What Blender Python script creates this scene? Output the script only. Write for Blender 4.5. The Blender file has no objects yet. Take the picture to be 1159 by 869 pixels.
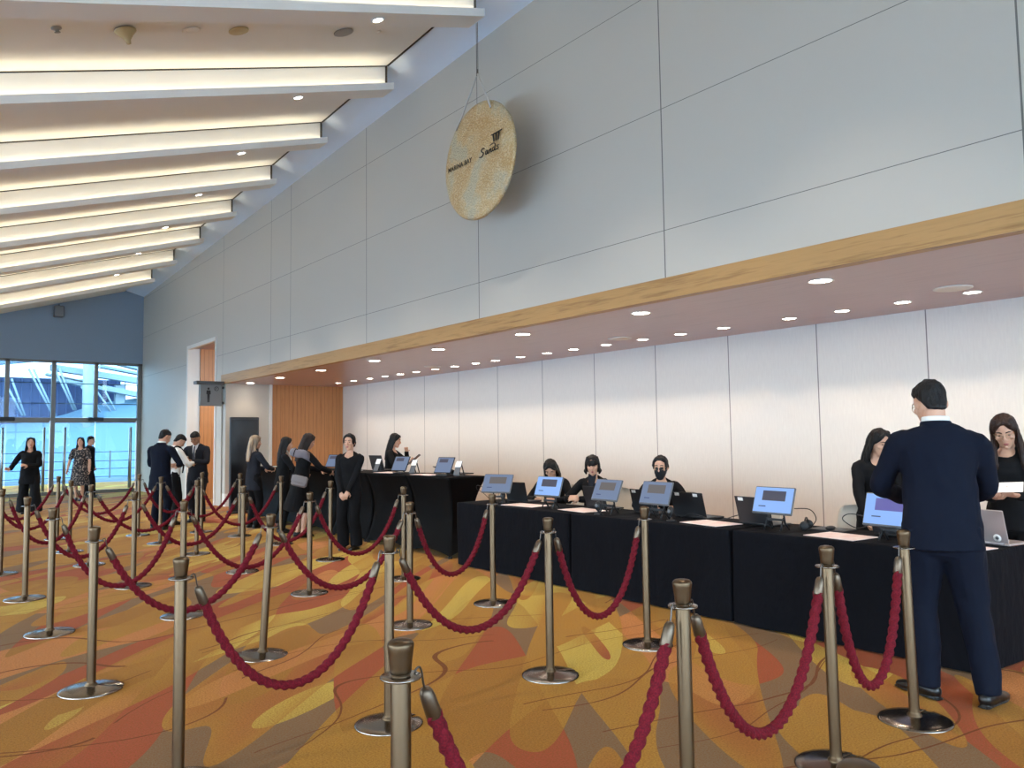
import bpy, bmesh, math, random
import numpy as np
from mathutils import Vector as V, Matrix, noise
PI = math.pi
R = math.radians
rnd = random.Random(7)
SC = bpy.context.scene
COL = SC.collection

# ------------------------------------------------------------------ materials
def nodes_of(m):
    m.use_nodes = True
    nt = m.node_tree
    return nt, nt.nodes, nt.links, nt.nodes['Principled BSDF']

def mat(name, col, rough=.6, metal=0., bump=None, var=None, emit=None, spec=None, stretch=(1, 1, 1), aniso=None, sheen=0):
    m = bpy.data.materials.new(name)
    nt, N, L, B = nodes_of(m)
    B.inputs['Base Color'].default_value = (*col, 1)
    B.inputs['Roughness'].default_value = rough
    B.inputs['Metallic'].default_value = metal
    if spec is not None: B.inputs['Specular IOR Level'].default_value = spec
    if sheen:
        B.inputs['Sheen Weight'].default_value = sheen
    if emit:
        B.inputs['Emission Color'].default_value = (*emit[0], 1)
        B.inputs['Emission Strength'].default_value = emit[1]
    if bump or var:
        tc = N.new('ShaderNodeTexCoord'); mp = N.new('ShaderNodeMapping')
        mp.inputs['Scale'].default_value = stretch
        L.new(tc.outputs['Object'], mp.inputs['Vector'])
    if var:      # (scale, other colour)
        n = N.new('ShaderNodeTexNoise'); n.inputs['Scale'].default_value = var[0]; n.inputs['Detail'].default_value = 4
        L.new(mp.outputs[0], n.inputs['Vector'])
        r = N.new('ShaderNodeValToRGB')
        r.color_ramp.elements[0].position = .35; r.color_ramp.elements[1].position = .68
        r.color_ramp.elements[0].color = (*col, 1); r.color_ramp.elements[1].color = (*var[1], 1)
        L.new(n.outputs['Fac'], r.inputs[0]); L.new(r.outputs[0], B.inputs['Base Color'])
    if bump:     # (scale, strength, distance)
        n = N.new('ShaderNodeTexNoise'); n.inputs['Scale'].default_value = bump[0]; n.inputs['Detail'].default_value = 3
        L.new(mp.outputs[0], n.inputs['Vector'])
        b = N.new('ShaderNodeBump'); b.inputs['Strength'].default_value = bump[1]
        b.inputs['Distance'].default_value = bump[2] if len(bump) > 2 else .01
        L.new(n.outputs['Fac'], b.inputs['Height']); L.new(b.outputs[0], B.inputs['Normal'])
    return m

class NB:        # tiny node builder
    def __init__(s, m): s.nt, s.N, s.L, s.B = nodes_of(m)
    def new(s, t, **k):
        n = s.N.new(t)
        for a, v in k.items(): setattr(n, a, v)
        return n
    def inp(s, node, i, v):
        if hasattr(v, 'is_output') or isinstance(v, bpy.types.NodeSocket): s.L.new(v, node.inputs[i])
        elif v is not None: node.inputs[i].default_value = v
    def math(s, op, a, b=None, c=None, clamp=False):
        n = s.new('ShaderNodeMath', operation=op, use_clamp=clamp)
        for i, v in enumerate((a, b, c)): s.inp(n, i, v)
        return n.outputs[0]
    def mix(s, f, a, b):
        n = s.new('ShaderNodeMix', data_type='RGBA')
        s.inp(n, 0, f)
        for i, v in ((6, a), (7, b)):
            if isinstance(v, tuple): n.inputs[i].default_value = (*v[:3], 1)
            else: s.L.new(v, n.inputs[i])
        return n.outputs[2]
    def pos(s):
        g = s.new('ShaderNodeNewGeometry'); x = s.new('ShaderNodeSeparateXYZ')
        s.L.new(g.outputs['Position'], x.inputs[0])
        return g.outputs['Position'], x.outputs
    def comb(s, x, y, z):
        n = s.new('ShaderNodeCombineXYZ')
        for i, v in enumerate((x, y, z)): s.inp(n, i, v)
        return n.outputs[0]
    def noise(s, vec, scale, detail=2, rough=.5):
        n = s.new('ShaderNodeTexNoise'); s.inp(n, 'Vector', vec)
        n.inputs['Scale'].default_value = scale; n.inputs['Detail'].default_value = detail; n.inputs['Roughness'].default_value = rough
        return n.outputs['Fac'], n.outputs['Color']
    def ramp(s, f, stops, interp='LINEAR'):
        n = s.new('ShaderNodeValToRGB'); cr = n.color_ramp; cr.interpolation = interp
        while len(cr.elements) < len(stops): cr.elements.new(.5)
        for e, (p, c) in zip(cr.elements, stops): e.position = p; e.color = (*c, 1)
        s.L.new(f, n.inputs[0]); return n.outputs[0]
    def bump(s, h, strength, dist=.01):
        n = s.new('ShaderNodeBump'); n.inputs['Strength'].default_value = strength; n.inputs['Distance'].default_value = dist
        s.L.new(h, n.inputs['Height']); s.L.new(n.outputs[0], s.B.inputs['Normal'])
    def base(s, c): s.L.new(c, s.B.inputs['Base Color'])

def srgb(r, g, b):
    f = lambda c: ((c/255+.055)/1.055)**2.4 if c > 10 else c/255/12.92
    return (f(r), f(g), f(b))

def wall_mat(name, col, vj, hj):
    m = bpy.data.materials.new(name); b = NB(m)
    P, (x, y, z) = b.pos()
    f = None
    for k, w in [(v, .007) for v in vj]:
        c = b.math('COMPARE', y, k, w); f = c if f is None else b.math('MAXIMUM', f, c)
    for k in hj:
        f = b.math('MAXIMUM', f, b.math('COMPARE', z, k, .0035))
    n, _ = b.noise(b.comb(b.math('MULTIPLY', y, .25), b.math('MULTIPLY', y, .25), z), 1.3, 3)
    c = b.mix(b.math('MULTIPLY', n, .5), col, tuple(v*.9 for v in col))
    c = b.mix(b.math('MULTIPLY', f, .8), c, (.05, .05, .05))
    b.base(c)
    # fine hammered weave of the panel skin
    wv = b.new('ShaderNodeTexWave'); wv.inputs['Scale'].default_value = 9; wv.inputs['Distortion'].default_value = 1.5
    b.L.new(P, wv.inputs['Vector'])
    h = b.math('SUBTRACT', wv.outputs['Fac'], b.math('MULTIPLY', f, 4))
    b.bump(h, .12, .003)
    b.B.inputs['Roughness'].default_value = .55
    return m

def back_mat():
    m = bpy.data.materials.new('pale_wallcovering'); b = NB(m)
    P, (x, y, z) = b.pos()
    fr = b.math('PINGPONG', b.math('SUBTRACT', y, 3.97), 1.3275/2)
    f = b.math('LESS_THAN', fr, .007)
    n, _ = b.noise(b.comb(x, b.math('MULTIPLY', y, 9), b.math('MULTIPLY', z, 1.2)), 6, 4)
    n2, _ = b.noise(P, 45, 3)
    c = b.mix(n, srgb(212, 205, 196), srgb(226, 220, 210))
    c = b.mix(b.math('MULTIPLY', f, .75), c, (.08, .06, .06))
    b.base(c); b.bump(b.math('ADD', b.math('MULTIPLY', n2, .6), b.math('MULTIPLY', f, -3)), .3, .006)
    b.B.inputs['Roughness'].default_value = .75
    return m

def wood_mat(name, c1, c2, axis='z', batten=None, rough=.45):
    m = bpy.data.materials.new(name); b = NB(m)
    P, (x, y, z) = b.pos()
    s = {'x': (.5, 9, 9), 'y': (9, .5, 9), 'z': (9, 9, .5)}[axis]
    v = b.comb(b.math('MULTIPLY', x, s[0]), b.math('MULTIPLY', y, s[1]), b.math('MULTIPLY', z, s[2]))
    n, _ = b.noise(v, 2.2, 5, .6); n2, _ = b.noise(v, 9, 3)
    f = b.math('ADD', b.math('MULTIPLY', n, .75), b.math('MULTIPLY', n2, .25))
    c = b.ramp(f, [(.3, c2), (.5, c1), (.7, tuple(k*.75+.25*j for k, j in zip(c1, c2)))])
    h = f
    if batten:
        fr = b.math('PINGPONG', x, batten/2)
        g = b.math('LESS_THAN', fr, .004)
        c = b.mix(b.math('MULTIPLY', g, .6), c, tuple(k*.25 for k in c2))
    b.base(c); b.bump(h, .08, .003); b.B.inputs['Roughness'].default_value = rough
    return m

def carpet_mat():
    m = bpy.data.materials.new('flame_carpet'); b = NB(m)
    P, (x, y, z) = b.pos()
    def field(deg, su, sv, o, k):
        ca, sa = math.cos(R(deg)), math.sin(R(deg))
        u = b.math('ADD', b.math('MULTIPLY', x, ca*su), b.math('MULTIPLY', y, sa*su))
        v = b.math('SUBTRACT', b.math('MULTIPLY', y, ca*sv), b.math('MULTIPLY', x, sa*sv))
        n = b.math('MULTIPLY', b.noise(b.comb(u, v, o), 1., .4, .35)[0], k)
        i = b.math('FLOOR', n)
        return i, b.math('SUBTRACT', n, i)
    i1, f1 = field(48, .26, 1.5, 14.3, 7.5); i2, f2 = field(58, .34, 1.25, 21.9, 6.5); i3, f3 = field(36, .28, .9, 17.1, 5.)
    i2 = b.math('ADD', i2, b.math('MULTIPLY', i3, 13.))
    wn = b.new('ShaderNodeTexWhiteNoise'); b.inp(wn, 'Vector', b.comb(i1, i2, 3.))
    ws = b.new('ShaderNodeSeparateXYZ'); b.L.new(wn.outputs['Color'], ws.inputs[0])
    MU, YE, RU, OR, BR = srgb(182, 132, 54), srgb(210, 182, 84), srgb(166, 76, 52), srgb(202, 130, 74), srgb(126, 102, 78)
    MU2 = srgb(166, 114, 46)
    c = b.ramp(ws.outputs[0], [(0, MU), (.25, RU), (.34, MU2), (.53, YE), (.73, OR), (.82, MU), (.93, BR)], 'CONSTANT')
    fade = b.math('MULTIPLY', b.math('POWER', f1, 1.6), b.math('GREATER_THAN', ws.outputs[1], .5))
    c = b.mix(b.math('MULTIPLY', fade, .85), c, MU)
    c = b.mix(b.math('MULTIPLY', b.math('MULTIPLY', f2, b.math('GREATER_THAN', ws.outputs[2], .6)), .5), c, MU2)
    # long thin drawn lines, in pairs
    a2 = R(6); c2_, s2_ = math.cos(a2), math.sin(a2)
    lv = b.math('SUBTRACT', b.math('MULTIPLY', y, c2_), b.math('MULTIPLY', x, s2_))
    ln, _ = b.noise(b.comb(b.math('MULTIPLY', x, .5), b.math('MULTIPLY', y, .55), 9.), 1., .5)
    l1 = b.math('PINGPONG', b.math('MULTIPLY_ADD', ln, 2.6, lv), .45)
    ln2, _ = b.noise(b.comb(b.math('MULTIPLY', x, .55), b.math('MULTIPLY', y, .6), 9.35), 1., .5)
    l2 = b.math('PINGPONG', b.math('MULTIPLY_ADD', ln2, 2.6, lv), .45)
    lm = b.math('MAXIMUM', b.math('LESS_THAN', l1, .0075), b.math('LESS_THAN', l2, .006))
    gate, _ = b.noise(P, .5, 1)
    lm = b.math('MULTIPLY', lm, b.math('GREATER_THAN', gate, .42))
    c = b.mix(b.math('MULTIPLY', lm, .9), c, srgb(96, 36, 20))
    sp, _ = b.noise(P, 95, 4, .8)
    c = b.mix(b.math('MULTIPLY', b.math('SUBTRACT', sp, .40, clamp=True), 3.2), c, srgb(122, 74, 26))
    wr, _ = b.noise(P, .9, 4)
    c = b.mix(b.math('MULTIPLY', wr, .22), c, srgb(120, 86, 44))
    b.base(c); b.bump(sp, .5, .006)
    b.B.inputs['Sheen Weight'].default_value = .06; b.B.inputs['Sheen Roughness'].default_value = .2; b.B.inputs['Sheen Tint'].default_value = (1, .92, .72, 1)
    b.B.inputs['Roughness'].default_value = .95; b.B.inputs['Specular IOR Level'].default_value = .1
    return m

def glass_mat(name, tint, ior=1.45):
    m = bpy.data.materials.new(name); b = NB(m)
    t = b.new('ShaderNodeBsdfTransparent'); t.inputs[0].default_value = (*tint, 1)
    g = b.new('ShaderNodeBsdfGlossy'); g.inputs['Roughness'].default_value = .02
    f = b.new('ShaderNodeFresnel'); f.inputs[0].default_value = ior
    mx = b.new('ShaderNodeMixShader')
    b.L.new(b.math('MULTIPLY', f.outputs[0], .6), mx.inputs[0]); b.L.new(t.outputs[0], mx.inputs[1]); b.L.new(g.outputs[0], mx.inputs[2])
    b.L.new(mx.outputs[0], b.N['Material Output'].inputs[0])
    return m

def gong_mat():
    m = bpy.data.materials.new('hammered_brass'); b = NB(m)
    tc = b.new('ShaderNodeTexCoord')
    t = b.new('ShaderNodeTexVoronoi'); b.L.new(tc.outputs['Object'], t.inputs['Vector']); t.inputs['Scale'].default_value = 52
    n, _ = b.noise(tc.outputs['Object'], 3.2, 4)
    n2, _ = b.noise(tc.outputs['Object'], 30, 3)
    c = b.ramp(n, [(.34, srgb(196, 160, 108)), (.5, srgb(206, 180, 134)), (.62, srgb(192, 184, 158))])
    c = b.mix(b.math('MULTIPLY', b.math('GREATER_THAN', t.outputs['Distance'], .62), .35), c, srgb(236, 222, 188))
    b.base(c)
    h = b.math('ADD', t.outputs['Distance'], b.math('MULTIPLY', n2, .5))
    b.bump(h, .8, .012)
    b.B.inputs['Metallic'].default_value = .55; b.B.inputs['Roughness'].default_value = .42
    return m

def brushed(name, col, rough, st):
    return mat(name, col, rough, 1.0)

M = {}
def make_mats():
    vj = [-1.26, 1.94, 5.14, 8.34, 11.52, 14.71, 15.75, 18.8]
    M['wall'] = wall_mat('grey_wall_panels', srgb(194, 187, 174), vj, [3.575, 4.83, 6.09])
    M['farwall'] = mat('daylight_tinted_plaster', srgb(138, 154, 170), .7, bump=(30, .1))  # blue of the daylight outside is put into the wall colour
    M['back'] = back_mat()
    M['white_paint'] = mat('white_paint', srgb(226, 222, 214), .6, bump=(25, .05))
    M['ceil'] = mat('ceiling_paint', srgb(230, 226, 218), .7, bump=(20, .05))
    M['band'] = mat('ceiling_edge_daylight_tint', srgb(212, 224, 238), .4, spec=.6)  # pale blue daylight painted into the edge colour
    M['oak'] = wood_mat('pale_oak', srgb(180, 138, 84), srgb(134, 94, 50), 'y')
    M['soffit'] = wood_mat('rose_brown_veneer', srgb(182, 148, 138), srgb(164, 128, 120), 'y', rough=.28)
    M['ply'] = wood_mat('orange_veneer', srgb(196, 136, 84), srgb(172, 112, 62), 'z', batten=.105)
    M['carpet'] = carpet_mat()
    M['glass'] = glass_mat('pale_window_glass', (.86, .93, .97)); M['glass_blue'] = glass_mat('blue_tinted_glass', (.56, .71, .80))
    M['alu'] = mat('grey_aluminium', srgb(118, 116, 112), .45, .6)
    M['alu_dark'] = mat('dark_window_bracket', srgb(46, 48, 54), .5, .3)
    M['steel'] = brushed('brushed_bronze_steel', srgb(102, 84, 65), .38, (1, 1, .02))
    M['base_steel'] = brushed('polished_base_steel', srgb(140, 130, 120), .2, (1, 1, 1))
    M['rubber'] = mat('black_rubber', (.012, .012, .012), .8)
    M['rope'] = mat('crimson_rope', srgb(112, 17, 31), .85, bump=(240, .5, .003), var=(160, srgb(74, 9, 20)), spec=.2)
    M['ferrule'] = brushed('dull_bronze_ferrule', srgb(112, 98, 84), .45, (1, 1, 1))
    M['hook'] = mat('dark_wire', srgb(92, 84, 78), .35, 1)
    M['cloth'] = mat('navy_black_tablecloth', srgb(9, 10, 16), .85, bump=(9, .7, .03), stretch=(1, 1, .5), spec=.12)
    M['spandex'] = mat('black_stretch_cover', srgb(5, 5, 6), .7, bump=(3, .2, .03), spec=.12)
    M['blackplastic'] = mat('black_plastic', (.013, .013, .015), .45, spec=.4)
    M['bezel'] = mat('grey_bezel', srgb(92, 94, 98), .5)
    M['silver'] = mat('silver_laptop', srgb(176, 164, 162), .4, .5)
    M['paper'] = mat('printed_paper', srgb(240, 222, 216), .8, var=(9, srgb(232, 196, 188)))
    M['whitepaper'] = mat('white_paper', srgb(236, 234, 230), .8)
    M['chair'] = mat('cream_chair_shell', srgb(206, 196, 182), .55)
    M['black'] = mat('black_print', (.01, .009, .008), .5)
    M['led'] = mat('downlight_glow', (1, .95, .88), .5, emit=((1, .93, .84), 26))
    M['screen'] = mat('bright_blue_screen', (.02, .02, .03), .3, emit=(srgb(142, 186, 255), .95))
    M['screen_dim'] = mat('dim_blue_screen', (.02, .02, .03), .3, emit=(srgb(112, 132, 164), .85))
    M['scr_dark'] = mat('dark_screen_banner', (.02, .02, .02), .4, emit=(srgb(62, 62, 84), .9))
    M['scr_grey'] = mat('grey_screen_banner', (.02, .02, .02), .4, emit=(srgb(104, 98, 98), .8))
    M['scr_violet'] = mat('violet_screen_banner', (.02, .02, .02), .4, emit=(srgb(96, 92, 170), .95))
    M['scr_text'] = mat('dark_screen_line', (.02, .02, .02), .4, emit=(srgb(34, 52, 110), .9))
    M['gong'] = gong_mat()
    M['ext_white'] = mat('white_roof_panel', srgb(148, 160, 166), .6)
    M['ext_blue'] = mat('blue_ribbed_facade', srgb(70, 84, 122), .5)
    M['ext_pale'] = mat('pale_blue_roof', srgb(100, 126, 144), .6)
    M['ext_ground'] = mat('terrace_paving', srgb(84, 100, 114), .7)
    M['gap_shade'] = mat('dark_gap_shade', srgb(58, 54, 50), .8)  # shade of the ceiling gaps given as a dark colour
    M['pave'] = mat('bounce_forecourt', srgb(208, 222, 236), .8)  # unseen ground, made pale blue to bounce light up to the ceiling
    M['handle'] = mat('satin_door_bar', srgb(168, 168, 164), .35, .8)
# ------------------------------------------------------------------ mesh helpers
def frame(d):
    d = d.normalized()
    a = V((0, 0, 1)) if abs(d.z) < .95 else V((1, 0, 0))
    x = a.cross(d).normalized()
    return x, d.cross(x).normalized(), d

def catmull(pts, n):
    pts = [V(p) if not isinstance(p, (int, float)) else p for p in pts]
    out = []
    for i in range(len(pts)-1):
        p0 = pts[max(i-1, 0)]; p1 = pts[i]; p2 = pts[i+1]; p3 = pts[min(i+2, len(pts)-1)]
        for k in range(n):
            t = k/n
            out.append((p1*2 + (p2-p0)*t + (p0*2-p1*5+p2*4-p3)*t*t + (p1*3-p0-p2*3+p3)*t*t*t)*.5)
    out.append(pts[-1]); return out

class MB:
    def __init__(s): s.v = []; s.f = []; s.m = []; s.sm = []; s.cm = 0; s.T = None
    def add(s, vs, fs, smooth=True):
        o = len(s.v)
        s.v += [tuple(s.T @ V(p)) if s.T is not None else tuple(p) for p in vs]
        s.f += [tuple(i+o for i in f) for f in fs]; s.m += [s.cm]*len(fs); s.sm += [smooth]*len(fs)
        return s
    def box(s, c, d, rot=None, bev=0):
        x, y, z = (k/2 for k in d)
        c = V(c)
        if bev > 0:
            b = min(bev, x*.9, y*.9, z*.9)
            pr = [(-x+b, -y), (x-b, -y), (x, -y+b), (x, y-b), (x-b, y), (-x+b, y), (-x, y-b), (-x, -y+b)]
            pi = [(px*(x-b)/x, py*(y-b)/y) for px, py in pr]
            rings = [(pi, -z), (pr, -z+b), (pr, z-b), (pi, z)]
            vs = [V((px, py, h)) for ring, h in rings for px, py in ring]
            fs = [tuple(range(7, -1, -1)), tuple(range(24, 32))]
            for k in range(3):
                for i in range(8):
                    j = (i+1) % 8; fs.append((k*8+i, k*8+j, k*8+8+j, k*8+8+i))
        else:
            vs = [V((i*x, j*y, k*z)) for i in (-1, 1) for j in (-1, 1) for k in (-1, 1)]
            fs = [(0, 1, 3, 2), (4, 6, 7, 5), (0, 4, 5, 1), (2, 3, 7, 6), (0, 2, 6, 4), (1, 5, 7, 3)]
        if rot is not None: vs = [rot @ p for p in vs]
        return s.add([p+c for p in vs], fs, False)
    def span(s, a, b):
        return s.box([(p+q)/2 for p, q in zip(a, b)], [abs(q-p) for p, q in zip(a, b)])
    def lathe(s, prof, c=(0, 0, 0), n=24, axis=None, smooth=True):
        c = V(c); ax = frame(V(axis)) if axis is not None else (V((1, 0, 0)), V((0, 1, 0)), V((0, 0, 1)))
        vs = []; fs = []
        for r, h in prof:
            for i in range(n):
                t = 2*PI*i/n
                vs.append(c + ax[0]*(r*math.cos(t)) + ax[1]*(r*math.sin(t)) + ax[2]*h)
        for k in range(len(prof)-1):
            for i in range(n):
                j = (i+1) % n; fs.append((k*n+i, k*n+j, k*n+n+j, k*n+n+i))
        fs.append(tuple(range(n-1, -1, -1))); fs.append(tuple((len(prof)-1)*n+i for i in range(n)))
        return s.add(vs, fs, smooth)
    def cyl(s, a, b, r0, r1=None, n=16):
        a = V(a); b = V(b); r1 = r0 if r1 is None else r1
        return s.lathe([(r0, 0), (r1, (b-a).length)], a, n, b-a)
    def tube(s, pts, r, n=8, closed=False):
        pts = [V(p) for p in pts]; m = len(pts); vs = []; fs = []
        prev = None
        for i, p in enumerate(pts):
            if closed: d = pts[(i+1) % m]-pts[i-1]
            else: d = pts[min(i+1, m-1)]-pts[max(i-1, 0)]
            d.normalize()
            if prev is None: x, y, _ = frame(d)
            else:
                x = prev - d*prev.dot(d); x.normalize(); y = d.cross(x)
            prev = x
            for k in range(n):
                t = 2*PI*k/n; rr = r(i, k) if callable(r) else r
                vs.append(p + x*(rr*math.cos(t)) + y*(rr*math.sin(t)))
        for i in range(m if closed else m-1):
            for k in range(n):
                l = (k+1) % n; j = (i+1) % m
                fs.append((i*n+k, i*n+l, j*n+l, j*n+k))
        if not closed: fs.append(tuple(range(n-1, -1, -1))); fs.append(tuple((m-1)*n+k for k in range(n)))
        return s.add(vs, fs)
    def rings(s, rg, n=18, cap=True):
        """rg: list of (centre, xvec, yvec); closed tube through ellipses, ends rounded."""
        if cap:
            def end(r, o, kk):
                d = (r[0]-o[0]); L = d.length or 1; d = d/L; e = min(r[1].length, r[2].length)*.7*kk
                return [(r[0]+d*e*.55, r[1]*.8, r[2]*.8), (r[0]+d*e*.9, r[1]*.42, r[2]*.42), (r[0]+d*e, r[1]*.08, r[2]*.08)]
            k0, k1 = cap if isinstance(cap, tuple) else (1., 1.)
            rg = end(rg[0], rg[1], k0)[::-1] + list(rg) + end(rg[-1], rg[-2], k1)
        vs = []; fs = []
        for c, x, y in rg:
            for k in range(n):
                t = 2*PI*k/n; vs.append(c + x*math.cos(t) + y*math.sin(t))
        for i in range(len(rg)-1):
            for k in range(n):
                l = (k+1) % n; fs.append((i*n+k, i*n+l, i*n+n+l, i*n+n+k))
        fs.append(tuple(range(n-1, -1, -1))); fs.append(tuple((len(rg)-1)*n+k for k in range(n)))
        return s.add(vs, fs)
    def limb(s, pts, rad, ref=(1, 0, 0), n=16, sub=4, cap=True):
        pts = [V(p) for p in pts]; rad = [(r, r) if isinstance(r, (int, float)) else r for r in rad]
        P = catmull(pts, sub); A = catmull([V((a, b, 0)) for a, b in rad], sub)
        ref = V(ref); rg = []
        for i, p in enumerate(P):
            d = (P[min(i+1, len(P)-1)]-P[max(i-1, 0)]).normalized()
            x = ref - d*ref.dot(d)
            if x.length < .05: x = V((0, 1, 0)) - d*d.y
            x.normalize(); y = d.cross(x)
            rg.append((p, x*A[i].x, y*A[i].y))
        return s.rings(rg, n, cap)
    def ell(s, c, r, rot=None, n=16, m=10):
        c = V(c); vs = []; fs = []
        for i in range(m+1):
            a = PI*i/m
            for k in range(n):
                t = 2*PI*k/n; p = V((r[0]*math.sin(a)*math.cos(t), r[1]*math.sin(a)*math.sin(t), -r[2]*math.cos(a)))
                vs.append(c + (rot @ p if rot is not None else p))
        for i in range(m):
            for k in range(n):
                l = (k+1) % n; fs.append((i*n+k, i*n+l, i*n+n+l, i*n+n+k))
        return s.add(vs, fs)
    def prism(s, poly, z0, z1, smooth=False):
        n = len(poly)
        vs = [V((x, y, z0)) for x, y in poly] + [V((x, y, z1)) for x, y in poly]
        fs = [tuple(range(n-1, -1, -1)), tuple(range(n, 2*n))] + [(i, (i+1) % n, n+(i+1) % n, n+i) for i in range(n)]
        return s.add(vs, fs, smooth)
    def mesh(s, name, mats):
        me = bpy.data.meshes.new(name)
        me.from_pydata([tuple(p) for p in s.v], [], s.f)
        for m in (mats if isinstance(mats, (list, tuple)) else [mats]): me.materials.append(m)
        me.polygons.foreach_set('use_smooth', s.sm); me.polygons.foreach_set('material_index', s.m)
        me.update()
        bm = bmesh.new(); bm.from_mesh(me)
        bmesh.ops.recalc_face_normals(bm, faces=bm.faces); bm.to_mesh(me); bm.free()
        return me
    def build(s, name, mats, parent=None, loc=None):
        o = bpy.data.objects.new(name, s.mesh(name, mats)); COL.objects.link(o)
        if parent is not None: o.parent = parent
        if loc is not None: o.location = loc
        return o

def fuse(mb, name, m, parent, voxel=.009, smooth=4, fold=0., ff=9., scale=1., zs=1., seed=0):
    """joins the overlapping closed pieces of MB into one continuous skin"""
    mb.T = None
    me = mb.mesh(name+'_raw', [m]); o = bpy.data.objects.new(name+'_raw', me); COL.objects.link(o)
    md = o.modifiers.new('r', 'REMESH'); md.mode = 'VOXEL'; md.voxel_size = voxel; md.use_smooth_shade = True
    if smooth:
        sm = o.modifiers.new('s', 'SMOOTH'); sm.iterations = smooth; sm.factor = .5
    dg = bpy.context.evaluated_depsgraph_get(); dg.update()
    out = bpy.data.meshes.new_from_object(o.evaluated_get(dg), depsgraph=dg)
    bpy.data.objects.remove(o); bpy.data.meshes.remove(me)
    n = len(out.vertices)
    co = np.empty(n*3, np.float32); out.vertices.foreach_get('co', co); co = co.reshape(-1, 3)
    if fold:
        no = np.empty(n*3, np.float32); out.vertices.foreach_get('normal', no); no = no.reshape(-1, 3)
        h = np.array([noise.noise(V((p[0]*ff+seed, p[1]*ff, p[2]*ff*zs))) + .5*noise.noise(V((p[0]*ff*2.1, p[1]*ff*2.1+seed, p[2]*ff*2.3*zs))) for p in co.tolist()], np.float32)
        co = co + no*(h*fold)[:, None]
    co *= scale
    out.vertices.foreach_set('co', co.astype(np.float32).ravel())
    out.name = name
    out.polygons.foreach_set('use_smooth', [True]*len(out.polygons))
    out.materials.clear(); out.materials.append(m); out.update()
    r = bpy.data.objects.new(name, out); COL.objects.link(r)
    if parent is not None: r.parent = parent
    return r

def thing(name, label, cat, loc=(0, 0, 0), rz=0, group=None):
    o = bpy.data.objects.new(name, None); COL.objects.link(o); o.empty_display_size = .1
    o.location = loc; o.rotation_euler = (0, 0, rz); o['label'] = label; o['category'] = cat
    if group: o['group'] = group
    return o
def tag(o, label, cat, group=None):
    o['label'] = label; o['category'] = cat
    if group: o['group'] = group
    return o
def struct(o, label=None, cat=None):
    o['kind'] = 'structure'
    if label: o['label'] = label
    if cat: o['category'] = cat
    return o
def dup(root, loc, rz=None, label=None):
    r = root.copy(); COL.objects.link(r); r.location = loc
    if rz is not None: r.rotation_euler = (0, 0, rz)
    if label: r['label'] = label
    for ch in list(root.children):
        c = ch.copy(); COL.objects.link(c); c.parent = r
        for g in list(ch.children):
            d = g.copy(); COL.objects.link(d); d.parent = c
    return r
ORD = ['first', 'second', 'third', 'fourth', 'fifth', 'sixth', 'seventh', 'eighth', 'ninth', 'tenth', 'eleventh', 'twelfth', 'thirteenth',
       'fourteenth', 'fifteenth', 'sixteenth', 'seventeenth', 'eighteenth', 'nineteenth', 'twentieth', 'twenty-first', 'twenty-second', 'twenty-third', 'twenty-fourth']
# ------------------------------------------------------------------ the hall
XW, XB, YE, YF, ZS, ZF = 6.0, 9.0, 18.6, 26.6, 2.88, 3.09
XL, YB = -5.0, -6.0
def ceil_z(x, y): return 6.68 + .305*(x-5.5) - .0427*(y-7.46)      # underside of the beams
def wall_top(y): return 6.14 + .0389*(26.4-y)
BEAM_Y = [7.46 + 2.242*k for k in range(-5, 8)]

def quad_prism(mb, poly_yz, x0, x1, slope=.305):
    n = len(poly_yz)
    vs = [V((x0, y, z+slope*(x0-5.5))) for y, z in poly_yz] + [V((x1, y, z+slope*(x1-5.5))) for y, z in poly_yz]
    fs = [tuple(range(n)), tuple(range(2*n-1, n-1, -1))] + [(i, n+i, n+(i+1) % n, (i+1) % n) for i in range(n)]
    return mb.add(vs, fs, False)

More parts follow.
